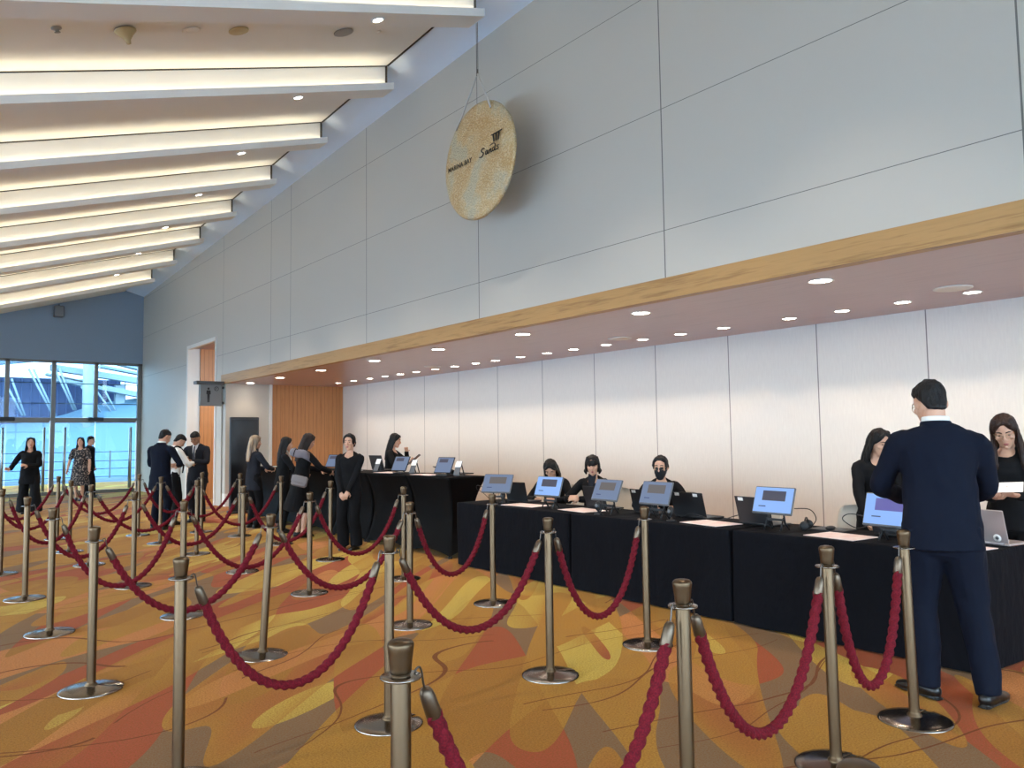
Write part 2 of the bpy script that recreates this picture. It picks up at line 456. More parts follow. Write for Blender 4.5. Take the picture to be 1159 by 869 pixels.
def shell():
    b = MB(); b.span((XL-1, YB, -.12), (10, 34, 0)); struct(b.build('floor', M['carpet']))
    # main wall: upper part runs the whole length, lower part beyond the desks
    b = MB()
    def slab(y0, y1, z0, top=True, z1=0):
        a, c = (wall_top(y0)+.05, wall_top(y1)+.05) if top else (z1, z1)
        vs = [(x, y, z) for x in (XW, XW+.25) for y, z in ((y0, z0), (y1, z0), (y1, c), (y0, a))]
        b.add(vs, [(0, 1, 2, 3), (7, 6, 5, 4), (0, 4, 5, 1), (1, 5, 6, 2), (2, 6, 7, 3), (3, 7, 4, 0)], False)
    slab(YB, 18.84, ZF); slab(18.84, 19.28, 0); slab(19.28, 21.62, 4.0); slab(21.62, YF+.2, 0)
    struct(b.build('wall_right', M['wall']))
    b = MB(); b.span((XB, YB, 0), (XB+.2, YE+.2, ZS+.3)); struct(b.build('wall_back', M['back']))
    b = MB(); b.span((XW-.02, YB, ZS), (XW+.1, 18.84, ZF)); struct(b.build('trim_1', M['oak']))
    b = MB(); b.span((XW+.1, YB, ZS+.002), (XB, YE+.2, ZS+.12)); struct(b.build('ceiling_soffit', M['soffit']))
    # end wall of the recess: grey part with a pale plinth, then veneer
    b = MB(); b.span((XW+.02, YE, .3), (7.06, YE+.2, ZS)); struct(b.build('wall_end', M['wall']))
    b = MB(); b.span((XW+.02, YE-.015, 0), (7.06, YE+.2, .3)); struct(b.build('baseboard_end', M['white_paint']))
    b = MB(); b.span((7.06, YE-.06, 0), (7.12, YE+.2, ZS)); struct(b.build('trim_2', M['white_paint']))
    b = MB(); b.span((7.12, YE-.01, 0), (XB, YE+.2, ZS)); struct(b.build('wall_veneer', M['ply']))
    # tall opening to the washroom passage
    b = MB()
    b.span((XW-.03, 21.56, 0), (XW+.05, 21.66, 4.0)); b.span((XW-.03, 19.24, 0), (XW+.05, 19.30, 4.0)); b.span((XW-.03, 19.24, 3.97), (XW+.05, 21.66, 4.06))
    struct(b.build('trim_3', M['white_paint']))
    b = MB(); b.span((XW+.05, 21.60, 0), (6.30, 21.75, 4.0)); struct(b.build('wall_passage_pale', M['white_paint']))
    b = MB(); b.span((6.30, 21.56, 0), (9.2, 21.75, 1.935)); b.span((6.30, 21.575, 1.93), (9.2, 21.75, 1.95)); b.span((6.30, 21.56, 1.945), (9.2, 21.75, 4.0)); struct(b.build('wall_passage', M['ply']))
    b = MB(); b.span((XW+.2, 18.8, 4.0), (9.2, 21.75, 4.1)); struct(b.build('ceiling_passage', M['soffit']))
    b = MB(); b.span((9.0, 18.8, 0), (9.2, 21.75, 4.0)); struct(b.build('wall_passage_end', M['white_paint']))
    # far wall above the glazing
    b = MB(); b.span((XL, YF, 4.0), (XW, YF+.2, 6.7)); struct(b.build('wall_far', M['farwall']))
    b = MB(); b.span((XL-.2, YB-.2, 4.6), (XB+.2, YB, 8)); struct(b.build('wall_near', M['farwall']))
    # left glazing: window band below the low eave
    b = MB(); b.span((XL-.2, YB, 2.75), (XL, YF+.2, 4.4)); struct(b.build('wall_left', M['farwall']))

def ceiling():
    # flat lit panels between the beams
    b = MB()
    for k in range(len(BEAM_Y)-1):
        y0, y1 = BEAM_Y[k]+.2, BEAM_Y[k+1]+.125
        z0, z1 = ceil_z(5.5, BEAM_Y[k])+.375, ceil_z(5.5, BEAM_Y[k+1])+.40
        quad_prism(b, [(y0, z0), (y1, z1), (y1, z1+.06), (y0, z0+.06)], XL-.3, 5.44)
    y0 = BEAM_Y[-1]+.2; z0 = ceil_z(5.5, y0)+.4
    quad_prism(b, [(y0, z0), (YF+.2, z0-.13), (YF+.2, z0-.07), (y0, z0+.06)], XL-.3, 5.44)
    struct(b.build('ceiling', M['ceil']))
    # smooth edge band down to the wall
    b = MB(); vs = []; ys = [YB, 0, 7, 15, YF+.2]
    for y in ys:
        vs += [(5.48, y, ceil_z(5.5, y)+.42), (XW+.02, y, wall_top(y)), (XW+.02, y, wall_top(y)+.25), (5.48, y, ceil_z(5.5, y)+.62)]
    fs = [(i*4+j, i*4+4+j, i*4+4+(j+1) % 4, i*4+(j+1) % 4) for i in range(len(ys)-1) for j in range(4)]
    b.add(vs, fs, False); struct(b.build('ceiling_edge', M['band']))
    # roof deck closes the gaps
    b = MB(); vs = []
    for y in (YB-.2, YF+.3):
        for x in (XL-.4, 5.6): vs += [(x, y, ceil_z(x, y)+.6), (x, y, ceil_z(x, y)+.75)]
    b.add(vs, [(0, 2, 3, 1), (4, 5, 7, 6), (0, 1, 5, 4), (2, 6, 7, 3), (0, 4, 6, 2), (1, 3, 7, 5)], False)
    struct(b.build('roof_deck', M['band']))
    n = 0
    for k, y in enumerate(BEAM_Y):
        z = ceil_z(5.5, y); b = MB()
        quad_prism(b, [(y+.12, z+.03), (y+.34, z+.03), (y+.34, z+.42), (y+.12, z+.42)], XL-.2, 5.42)
        quad_prism(b, [(y, z), (y+.34, z), (y+.34, z+.03), (y, z+.03)], XL-.2, 5.5)
        quad_prism(b, [(y, z+.03), (y+.03, z+.03), (y+.03, z+.10), (y, z+.10)], XL-.2, 5.5)
        struct(b.build('ceiling_beam', M['ceil']))
    b = MB()                                   # dark solid strips paint the shade of the gaps round every lit face
    for k, y in enumerate(BEAM_Y):
        z = ceil_z(5.5, y)
        quad_prism(b, [(y+.112, z+.385), (y+.13, z+.385), (y+.13, z+.405), (y+.112, z+.405)], XL-.2, 5.43)
        quad_prism(b, [(y+.116, z+.06), (y+.33, z+.06), (y+.33, z+.40), (y+.116, z+.40)], 5.42, 5.455)
        if k < len(BEAM_Y)-1: quad_prism(b, [(y+.34, z+.37), (y+2.36, z-.096+.39), (y+2.36, z-.096+.42), (y+.34, z+.42)], 5.44, 5.475)
    struct(b.build('trim_gap_shade', M['gap_shade']))

def area(name, loc, rot, sx, sy, power, col, spread=PI):
    l = bpy.data.lights.new(name, 'AREA'); l.shape = 'RECTANGLE'; l.size = sx; l.size_y = sy; l.energy = power; l.color = col; l.spread = spread
    o = bpy.data.objects.new(name, l); COL.objects.link(o); o.location = loc; o.rotation_euler = rot
    return o
def spot(name, loc, power, col, size, blend, rad=.05, rot=(0, 0, 0)):
    l = bpy.data.lights.new(name, 'SPOT'); l.energy = power; l.color = col; l.spot_size = size; l.spot_blend = blend; l.shadow_soft_size = rad
    o = bpy.data.objects.new(name, l); COL.objects.link(o); o.location = loc; o.rotation_euler = rot
    return o

def lights():
    sl = math.atan(.305)
    for y in BEAM_Y[1:]:                     # LED strip in the trough of every beam
        L = 10.75; xm = XL + .2 + L/2*math.cos(sl)
        o = area('cove_strip', (xm, y+.075, ceil_z(xm, y)+.055), (0, 0, 0), L, .03, 66*LED, (1, .90, .68))
        o.rotation_euler = (Matrix.Rotation(PI-sl, 3, 'Y') @ Matrix.Rotation(R(-38), 3, 'X')).to_euler()
    # downlights recessed in the soffit
    def dl(label, group, x, y, r, p, size, blend):
        t = thing('downlight', label, 'ceiling light', (x, y, ZS), 0, group)
        b = MB(); b.lathe([(r*1.18, .004), (r*1.22, -.004), (r*1.1, -.008), (r, -.004), (r, .003)], n=24); b.build('trim_ring', M['white_paint'], t)
        b = MB(); b.lathe([(r*.98, .002), (r*.98, -.002)], n=20); b.build('lens', M['led'], t)
        spot('downlight_beam', (x, y, ZS-.02), p, (1, .83, .66), size, blend, .045)
    outer = [1.6, 3.74, 5.9, 8.0, 10.06, 12.1, 14.3, 16.39, 18.2]
    inner = [1.15, 1.85, 2.5, 3.19, 3.87, 4.54, 5.2, 6.14, 6.84, 7.52, 8.25, 8.97, 9.61, 10.3, 11.01, 11.61, 12.3, 12.98, 13.7, 14.35, 15.0, 15.7, 16.5, 17.3]
    for k, y in enumerate(outer):
        dl('soffit downlight behind the oak edge, %s of its row from the camera end' % ORD[k], 'outer row of soffit downlights', 6.46, y, .095, (42 if y < 18 else 12)*DLO, R(112), .6)
    for k, y in enumerate(inner):
        dl('small soffit downlight near the pale wall, %s of its row from the camera end' % ORD[k], 'inner row of soffit downlights', 8.26, y, .075, 26*DLI, R(96), .3)
    for k, (x, y, l) in enumerate([(7.85, 3.2, 'camera end'), (7.88, 7.6, 'middle'), (7.9, 12.5, 'veneer end')]):
        b = MB(); b.lathe([(.17, .0), (.17, -.008), (.15, -.014)], n=28); o = b.build('ceiling_speaker', M['white_paint'], loc=(x, y, ZS))
        tag(o, 'large pale round speaker grille in the soffit at its %s' % l, 'speaker', 'soffit speakers')
    # downlights under the sloping beams
    for k, y in enumerate(BEAM_Y[3:12]):
        x = 4.12; z = ceil_z(x, y+.17)
        t = thing('beam_downlight', 'white ring downlight under the sloping ceiling, on the %s beam from the camera' % ORD[k], 'ceiling light', (x, y+.17, z), 0, 'downlights in the beams')
        t.rotation_euler = (0, -sl, 0)
        b = MB(); b.lathe([(.075, .004), (.08, -.006), (.066, -.01), (.055, -.004), (.055, .003)], n=20); b.build('trim_ring', M['white_paint'], t)
        b = MB(); b.lathe([(.052, .001), (.052, -.003)], n=16); b.build('lens', M['led'], t)
        spot('beam_downlight_beam', (x, y+.17, z-.03), 210*BDL, (1, .93, .84), R(80), .5, .05)
    # passage lights
    for x, y in ((7.3, 20.9), (8.2, 20.6)): spot('passage_beam', (x, y, 3.95), 160, (1, .8, .55), R(110), .6, .06)
    # day outside
    w = bpy.data.worlds.new('sky'); SC.world = w; w.use_nodes = True
    N, L = w.node_tree.nodes, w.node_tree.links
    tc = N.new('ShaderNodeTexCoord'); sx = N.new('ShaderNodeSeparateXYZ'); L.new(tc.outputs['Generated'], sx.inputs[0])
    r = N.new('ShaderNodeValToRGB'); L.new(sx.outputs[2], r.inputs[0])
    r.color_ramp.elements[0].position = 0; r.color_ramp.elements[0].color = (.72, .88, 1.0, 1)
    r.color_ramp.elements[1].position = .6; r.color_ramp.elements[1].color = (.48, .72, 1.0, 1)
    # sky strength raised as added fill light, over the low side of the hall
    d = N.new('ShaderNodeVectorMath'); d.operation = 'DOT_PRODUCT'; L.new(tc.outputs['Generated'], d.inputs[0]); d.inputs[1].default_value = (-.97, -.22, .1)
    mr = N.new('ShaderNodeMapRange'); L.new(d.outputs['Value'], mr.inputs[0])
    mr.inputs[1].default_value = -.5; mr.inputs[2].default_value = .8; mr.inputs[3].default_value = SKY; mr.inputs[4].default_value = SKY2
    mc = N.new('ShaderNodeMix'); mc.data_type = 'RGBA'
    m2 = N.new('ShaderNodeMapRange'); L.new(d.outputs['Value'], m2.inputs[0]); m2.inputs[1].default_value = -.5; m2.inputs[2].default_value = .8
    L.new(m2.outputs[0], mc.inputs[0]); L.new(r.outputs[0], mc.inputs[6]); mc.inputs[7].default_value = (.86, .93, 1.0, 1)
    L.new(mc.outputs[2], N['Background'].inputs[0]); L.new(mr.outputs[0], N['Background'].inputs[1])

def glazing():
    # far facade: frames, panes, two swing doors with long pull handles
    xs = [-4.95, -3.45, -2.28, -1.11, .06, 1.23, 2.40, 3.57, 4.70, 5.93]
    t = thing('window_1', 'tall grey framed glass facade across the far end of the hall', 'window', (0, YF, 0)); t['kind'] = 'structure'
    b = MB()
    for x in xs: b.box((x, .1, 2.0 if x in (3.57, 5.93, -4.95) or x < 2 else 3.1), (.11 if x != 4.70 else .10, .16, 4.0 if x in (3.57, 5.93, -4.95) or x < 2 else 1.85))
    b.span((-5, .02, 3.93), (6, .2, 4.03)); b.span((-5, .05, 2.2), (6, .17, 2.29))
    for z in (2.72, 3.33): b.span((-5, .22, z-.012), (6, .235, z+.012))
    b.build('window_frame', M['alu'], t)
    b = MB()
    for x in (2.40, 4.70): b.box((x, .02, 2.245), (.42, .2, .11), bev=.01)
    b.build('door_closer', M['alu_dark'], t)
    for x0, x1 in zip(xs, xs[1:]):
        b = MB(); b.span((x0+.055, .09, 2.3), (x1-.055, .11, 3.93)); b.build('upper_pane', M['glass_blue'], t)
    for x0, x1 in zip(xs[:6], xs[1:6]):
        b = MB(); b.span((x0+.055, .09, .02), (x1-.055, .11, 2.2)); b.build('lower_pane', M['glass_blue'], t)
    hx = []
    for k, (x0, x1, hs) in enumerate([(1.29, 2.40, 2.33), (2.41, 3.50, 3.36), (3.64, 4.70, 3.90), (4.72, 5.86, 5.70)]):
        d = thing('door_%d' % (k+1), ['glass swing door at the far end, first from the low eave', 'glass swing door behind the woman in black', 'glass swing door behind the woman in the print dress',
                  'glass swing door beside the grey wall at the far end'][k], 'door', (x0, YF+.1, 0)); d['kind'] = 'structure'
        b = MB(); b.span((.0, -.008, .03), (x1-x0-.01, .008, 2.19)); b.build('pane', M['glass_blue'], d)
        b = MB(); b.span((0, -.03, 0), (x1-x0-.01, .03, .1)); b.span((0, -.025, 2.14), (x1-x0-.01, .025, 2.2)); b.build('rail', M['alu'], d)
        for s in (-.09, .09):
            b = MB(); b.cyl((hs-x0, s, .12), (hs-x0, s, 2.0), .028); b.cyl((hs-x0, 0, .3), (hs-x0, s, .3), .014); b.cyl((hs-x0, 0, 1.8), (hs-x0, s, 1.8), .014)
            b.build('handle', M['handle'], d)
    t2 = thing('window_2', 'long glazed side of the hall under the low eave', 'window', (XL-.1, 0, 0)); t2['kind'] = 'structure'
    b = MB(); y = YB
    ys = []
    while y < YF: ys.append(y); y += 1.63
    ys.append(YF)
    for y in ys: b.box((0, y, 1.38), (.12, .07, 2.75))
    b.span((-.06, YB, 0), (.06, YF, .08)); b.span((-.06, YB, 2.66), (.06, YF, 2.76)); b.build('window_frame', M['alu'], t2)
    for a, c in zip(ys, ys[1:]):
        b = MB(); b.span((-.01, a+.035, .08), (.01, c-.035, 2.66)); b.build('pane', M['glass'], t2)

    t3 = thing('fill_window', 'unseen glazed front behind the queue, added to let in fill daylight', 'window', (0, YB-.1, 0)); t3['kind'] = 'structure'  # glazing added behind the camera to bring in fill light
    b = MB(); xs = [XL + (XB-XL)*k/9 for k in range(10)]
    for x in xs: b.box((x, 0, 2.3), (.08, .12, 4.6))
    for z in (.04, 2.3, 4.56): b.span((XL, -.06, z-.04), (XB, .06, z+.04))
    b.build('window_frame', M['alu'], t3)
    for a, d in zip(xs, xs[1:]):
        b = MB(); b.span((a+.04, -.01, .08), (d-.04, .01, 2.26)); b.span((a+.04, -.01, 2.34), (d-.04, .01, 4.52)); b.build('pane', M['glass'], t3)

def exterior():
    b = MB(); b.span((-40, 34, -.3), (60, 90, -.05)); o = b.build('terrace_ground', M['ext_ground']); struct(o)
    b = MB(); b.span((-60, -40, -.4), (XL-1, 34, -.1)); b.span((XL-1, -40, -.4), (40, YB-.2, -.1)); o = b.build('side_ground', M['pave']); struct(o)  # unseen ground outside, coloured as a reflector for the ceiling
    Y = 45
    t = thing('exterior_building', 'white ribbed roof and blue facade of the building outside the glass', 'building', (0, Y, 0))
    b = MB(); b.span((-14, 1.5, 2.2), (9.4, 1.8, 4.9))
    b.build('facade', M['ext_blue'], t)
    b = MB()
    for k in range(60): b.span((-14+k*.4, 1.42, 2.2), (-13.96+k*.4, 1.5, 4.9))
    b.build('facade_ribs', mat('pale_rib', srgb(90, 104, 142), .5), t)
    # pale lower roof sweeping down in front
    b = MB()
    prof = [(-16, 1.6), (-6, 1.9), (2, 2.3), (5.2, 2.62), (6.6, 3.0), (8.2, 3.6), (10.5, 4.0), (14, 4.1)]
    for (x0, z0), (x1, z1) in zip(prof, prof[1:]):
        b.add([(x0, .5, z0), (x1, .5, z1), (x1, -6, z1*.05-.2), (x0, -6, z0*.05-.2), (x0, .9, z0-.3), (x1, .9, z1-.3)], [(0, 1, 2, 3), (0, 4, 5, 1)], False)
    b.build('lower_roof', M['ext_pale'], t)
    b = MB(); b.cyl((7.45, -1, -1), (7.45, -1, 9), .30, n=20); b.build('round_column', M['ext_white'], t)
    # main roof: white bands fanning down to the right, with open gaps
    bands = [((5.9, 5.35), (10.4, 4.75), .30), ((6.1, 4.78), (10.6, 3.95), .26), ((5.7, 5.0), (8.2, 4.5), .10), ((7.8, 6.1), (12, 5.15), .45), ((7.6, 6.7), (12, 6.0), .4), ((8.1, 5.5), (12, 4.85), .12)]
    for (p, q, h) in bands:
        b = MB(); b.add([(p[0], y, p[1]+s*h) for y in (-.2, .5) for s in (-.5, .5)] + [(q[0], y, q[1]+s*h) for y in (-.2, .5) for s in (-.5, .5)],
                        [(0, 1, 3, 2), (4, 6, 7, 5), (0, 4, 5, 1), (2, 3, 7, 6), (0, 2, 6, 4), (1, 5, 7, 3)], False)
        b.build('roof_band', M['ext_white'], t)
    b = MB(); b.add([(-8, -.5, 4.9), (2, -.5, 5.1), (6.2, -.5, 5.75), (6.2, 3, 5.95), (2, 3, 5.3), (-8, 3, 5.1), (-8, -.5, 5.05), (2, -.5, 5.25), (6.2, -.5, 6.0)],
                    [(0, 1, 4, 5), (1, 2, 3, 4), (0, 6, 7, 1), (1, 7, 8, 2)], False)
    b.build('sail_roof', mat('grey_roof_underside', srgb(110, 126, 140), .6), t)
    for (x0, z0, x1, z1) in [(4.9, 5.2, 6.0, 2.9), (5.1, 5.2, 6.1, 2.9), (6.0, 5.3, 6.9, 3.2), (6.2, 5.3, 7.0, 3.2), (4.2, 4.7, 4.8, 2.9), (4.0, 4.4, 4.7, 2.9), (7.2, 4.4, 8.2, 3.0), (7.9, 4.2, 8.7, 3.0), (8.3, 4.2, 8.9, 3.0)]:
        b = MB(); b.cyl((x0, -.3, z0), (x1, -.3, z1), .05, n=8); b.build('strut', M['ext_white'], t)
    b = MB(); b.span((8.9, .2, 2.0), (9.35, .6, 4.6)); b.build('pier', M['ext_white'], t)
    r = thing('terrace_railing', 'glass terrace balustrade with thin horizontal rails outside the doors', 'railing', (0, 36.5, 0))
    b = MB()
    for z in (.12, .45, .78, 1.15): b.span((-20, -.02, z-.012), (16, .02, z+.012))
    b.build('rails', M['alu_dark'], r)
    for k in range(13):
        b = MB(); b.span((-20+k*3, -.03, -.1), (-19.95+k*3, .03, 1.2)); b.build('post', M['alu'], r)
    b = MB(); b.span((-20, -.05, -.1), (16, .05, .06)); b.build('plinth', M['ext_white'], r)

def camera():
    f, pitch, roll, yaw, h = 884.666, 0.0684088209, -0.0135443547, 0.664633128, 1.51692891
    F = V((math.sin(yaw)*math.cos(pitch), math.cos(yaw)*math.cos(pitch), math.sin(pitch)))
    r = V((math.cos(yaw), -math.sin(yaw), 0)); u = r.cross(F)
    c, s = math.cos(roll), math.sin(roll)
    r, u = r*c+u*s, u*c-r*s
    cam = bpy.data.cameras.new('camera'); o = bpy.data.objects.new('camera', cam); COL.objects.link(o)
    cam.sensor_width = 36; cam.lens = 36*f/1159; cam.clip_start = .05; cam.clip_end = 300
    m = Matrix(((r.x, u.x, -F.x, 0), (r.y, u.y, -F.y, 0), (r.z, u.z, -F.z, h), (0, 0, 0, 1)))
    o.matrix_world = m; SC.camera = o
    SC.view_settings.view_transform = 'Standard'; SC.view_settings.look = 'None'
    SC.view_settings.gamma = 1; SC.view_settings.use_curve_mapping = False; SC.view_settings.exposure = EXPO
    SC.cycles.use_denoising = True
    try: SC.cycles.denoiser = 'OPENIMAGEDENOISE'
    except Exception: pass
    SC.cycles.max_bounces = 8; SC.cycles.diffuse_bounces = 4; SC.cycles.glossy_bounces = 3; SC.cycles.transparent_max_bounces = 12
    SC.cycles.sample_clamp_indirect = 6; SC.cycles.caustics_reflective = False; SC.cycles.caustics_refractive = False
# ------------------------------------------------------------------ rope posts and ropes
ROWS = [[(1.04, 1.81), (2.24, 1.88), (3.42, 2.0), (4.27, 2.04)], [(1.02, 3.74), (2.11, 3.8), (3.32, 3.88), (4.33, 3.97)],
        [(.98, 5.5), (2.08, 5.57), (3.33, 5.64), (4.34, 5.86)], [(1.0, 7.33), (2.0, 7.27), (3.26, 7.47), (4.37, 7.53)],
        [(1.02, 9.1), (2.0, 9.1), (3.2, 9.22), (4.36, 9.35)], [(.98, 11.02), (1.92, 11.05), (3.22, 11.09), (4.47, 11.27)],
        [(.95, 12.6), (1.93, 12.58), (3.14, 12.64), (4.35, 12.69)], [(.95, 14.3), (2.03, 14.39), (3.13, 13.97), (4.06, 13.72)]]
SAG = [[.29, .31, .27], [.32, .39, .29], [.40, .39, .34], [.32, .34, .33], [.36, .38, .30], [.32, .37, .34], [.36, .38, .36], [.36, .38, .36]]
TILT = {(2, 1): (.045, -.03), (1, 1): (.018, .02), (0, 3): (-.012, .01), (0, 2): (-.004, .004)}   # sideways lean of the top, metres
ROWW = ['first', 'second', 'third', 'fourth', 'fifth', 'sixth', 'seventh', 'last']
PW = ['post on the window side', 'second post from the window side', 'second post from the desk side', 'post on the desk side']
SW = ['window-side span', 'middle span', 'desk-side span']

def make_post(label):
    t = thing('rope_post', label, 'rope post', group='bronze rope posts of the queue')
    b = MB()                                  # round plate with a stacking slot cut to the rim
    n = 40; prof = [(.02, .034), (.06, .026), (.13, .020), (.172, .014), (.183, .008), (.183, .0)]
    vs = []; fs = []
    ang = [R(7) + (2*PI-R(14))*i/(n-1) for i in range(n)]
    for k, (r, z) in enumerate(prof):
        for a in ang:
            rr = max(r, .055) if 0 else r
            vs.append((rr*math.cos(a), rr*math.sin(a), z))
    for k in range(len(prof)-1):
        for i in range(n-1): fs.append((k*n+i, k*n+n+i, k*n+n+i+1, k*n+i+1))
    for e in (0, n-1):
        fs.append(tuple(k*n+e for k in range(len(prof))) + ())
    b.add(vs, fs); b.build('base', M['base_steel'], t)
    b = MB(); b.lathe([(.178, .0), (.178, .006), (.03, .012)], n=32); b.build('rubber_foot', M['rubber'], t)
    b = MB(); b.lathe([(.040, .02), (.036, .036), (.0265, .045), (.0262, .05), (.0262, .905), (.024, .915)], n=24); b.build('pole', M['steel'], t)
    b = MB(); b.lathe([(.025, .914), (.028, .917), (.029, .935), (.0335, .972), (.0352, .986), (.034, .991), (.027, .997), (.013, 1.0), (.003, 1.0005)], n=28); b.build('cap', M['steel'], t)
    b = MB(); b.lathe([(.0265, .901), (.052, .901), (.0545, .9045), (.052, .908), (.0265, .908)], n=28); b.build('collar_ring', M['base_steel'], t)
    return t

def catenary(p, q, low, n):
    p, q = V(p), V(q); d = (q-p); d.z = 0; L = d.length; s = max(.05, (p.z+q.z)/2-low)
    lo, hi = .02, 50
    for _ in range(60):
        a = (lo*hi)**.5
        if a*(math.cosh(min(L/2/a, 50))-1) > s: lo = a
        else: hi = a
    pts = []
    # even steps along the arc
    S = a*math.sinh(L/2/a)
    for i in range(n+1):
        x = a*math.asinh(-S/a + 2*S/a*i/n)
        t = (x+L/2)/L
        pts.append(V((p.x+d.x*t, p.y+d.y*t, (p.z*(1-t)+q.z*t) - s + a*(math.cosh(x/a)-1))))
    return pts, 2*S

def make_rope(p, q, low, label):
    """p, q: post axes (with the height of the ring)"""
    mid = V(((p[0]+q[0])/2, (p[1]+q[1])/2, 0))
    t = thing('barrier_rope', label, 'rope', mid, 0, 'crimson ropes of the queue')
    P, Q = V((p[0], p[1], .905))-mid, V((q[0], q[1], .905))-mid
    d = (Q-P).normalized()
    a = P+d*.074; c = Q-d*.074; a.z = c.z = .862
    pts, L = catenary(a, c, low, max(60, int(150)))
    k = int(len(pts)*.082/L)+1
    cord = pts[k-1:len(pts)-k+1]
    step = L/150
    turn = 2*PI/.135*step
    b = MB(); nn = 15
    b.tube(cord, lambda i, kk: (.0205)*(1+.21*math.cos(3*(2*PI*kk/nn - turn*i/1.0))), nn); b.build('cord', M['rope'], t)
    for e, (pp, pole) in enumerate(((pts[:k+1], P), (pts[::-1][:k+1], Q))):
        ax = (pp[-1]-pp[0]).normalized(); L2 = (pp[-1]-pp[0]).length
        b = MB(); b.lathe([(.004, 0), (.013, .004), (.0185, .014), (.0205, .03), (.0225, L2-.003), (.0205, L2)], pp[0], 18, ax); b.build('end_cap', M['ferrule'], t)
        s = d if e == 0 else -d
        r0 = pole + s*.049
        b = MB(); b.tube(catmull([r0+s*.004+V((0, 0, -.006)), r0+s*-.004+V((0, 0, .006)), r0+s*.008+V((0, 0, .013)), r0+s*.016+V((0, 0, .0)), pp[0]+s*-.004+V((0, 0, .014)), pp[0]+ax*.006], 5), .0032, 8)
        b.build('hook', M['hook'], t)

def queue():
    proto = None
    for i, row in enumerate(ROWS):
        for k, (x, y) in enumerate(row):
            lab = 'bronze %s in the %s rope row from the camera' % (PW[k], ROWW[i])
            if proto is None: proto = make_post(lab); o = proto
            else: o = dup(proto, (0, 0, 0), 0, lab)
            o.location = (x, y, 0)
            o.rotation_euler = (0, 0, R(-8+rnd.uniform(-12, 12)))
            tx, ty = TILT.get((i, k), (0, 0))
            if tx or ty:
                o.rotation_euler = (V((0, 0, 1)).rotation_difference(V((tx, ty, 1)).normalized())).to_euler()
                o.location.z = -.004
    o = dup(proto, (1.205, .665, 0), 0, 'bronze rope post standing alone in front of the first rope row')
    for i, row in enumerate(ROWS):
        for k in range(3):
            p, q = [(row[m][0]+.905*TILT.get((i, m), (0, 0))[0], row[m][1]+.905*TILT.get((i, m), (0, 0))[1]) for m in (k, k+1)]
            make_rope(p, q, SAG[i][k], 'crimson twisted rope, %s of the %s row of posts from the camera' % (SW[k], ROWW[i]))

# ------------------------------------------------------------------ desks
def cloth_desk(label, y0, y1, seed, flare=.0):
    x0, x1, h = 5.34, 6.08, .745
    t = thing('skirted_desk', label, 'table', ((x0+x1)/2, (y0+y1)/2, 0), 0, 'desks under black cloths')
    hx, hy = (x1-x0)/2, (y1-y0)/2
    b = MB(); b.box((0, 0, h-.03), (2*hx-.02, 2*hy-.02, .03)); b.build('tabletop', M['blackplastic'], t)
    for sx in (-1, 1):
        for sy in (-1, 1):
            b = MB(); b.cyl((sx*(hx-.08), sy*(hy-.1), 0), (sx*(hx-.08), sy*(hy-.1), h-.04), .018); b.build('leg', M['bezel'], t)
    # perimeter with rounded corners
    per = []; rc = .03
    def seg(a, c, n):
        for i in range(n): per.append((a[0]+(c[0]-a[0])*i/n, a[1]+(c[1]-a[1])*i/n))
    C = [(-hx, -hy), (hx, -hy), (hx, hy), (-hx, hy)]
    for i in range(4): seg(C[i], C[(i+1) % 4], 28 if i % 2 == 0 else 70)
    n = len(per); vs = []; fs = []
    rows = [(h+.002, -.012), (h, -.003), (h-.012, .003), (h-.06, .006), (h-.2, .010), (h-.38, .016), (h-.55, .022), (.012, .028)]
    for z, off in rows:
        for i, (x, y) in enumerate(per):
            k = (h-z)/h
            nx = (x/hx)**9; ny = (y/hy)**25
            f = noise.noise(V((x*3+seed, y*3.4, z*.5)))*.028*k + noise.noise(V((x*9+seed, y*9, z*1.2)))*.010*k
            ln = max(1e-6, math.hypot(nx, ny))
            o = off + f - .02*k
            c = 1+.6*k*abs(nx*ny)*flare
            vs.append((x + nx/max(1, ln)*o*c, y + ny/max(1, ln)*o*c, z))
    for r_ in range(len(rows)-1):
        for i in range(n): j = (i+1) % n; fs.append((r_*n+i, r_*n+n+i, r_*n+n+j, r_*n+j))
    fs.append(tuple(range(n)))
    b = MB(); b.add(vs, fs); o = b.build('tablecloth', M['cloth'], t)
    return t

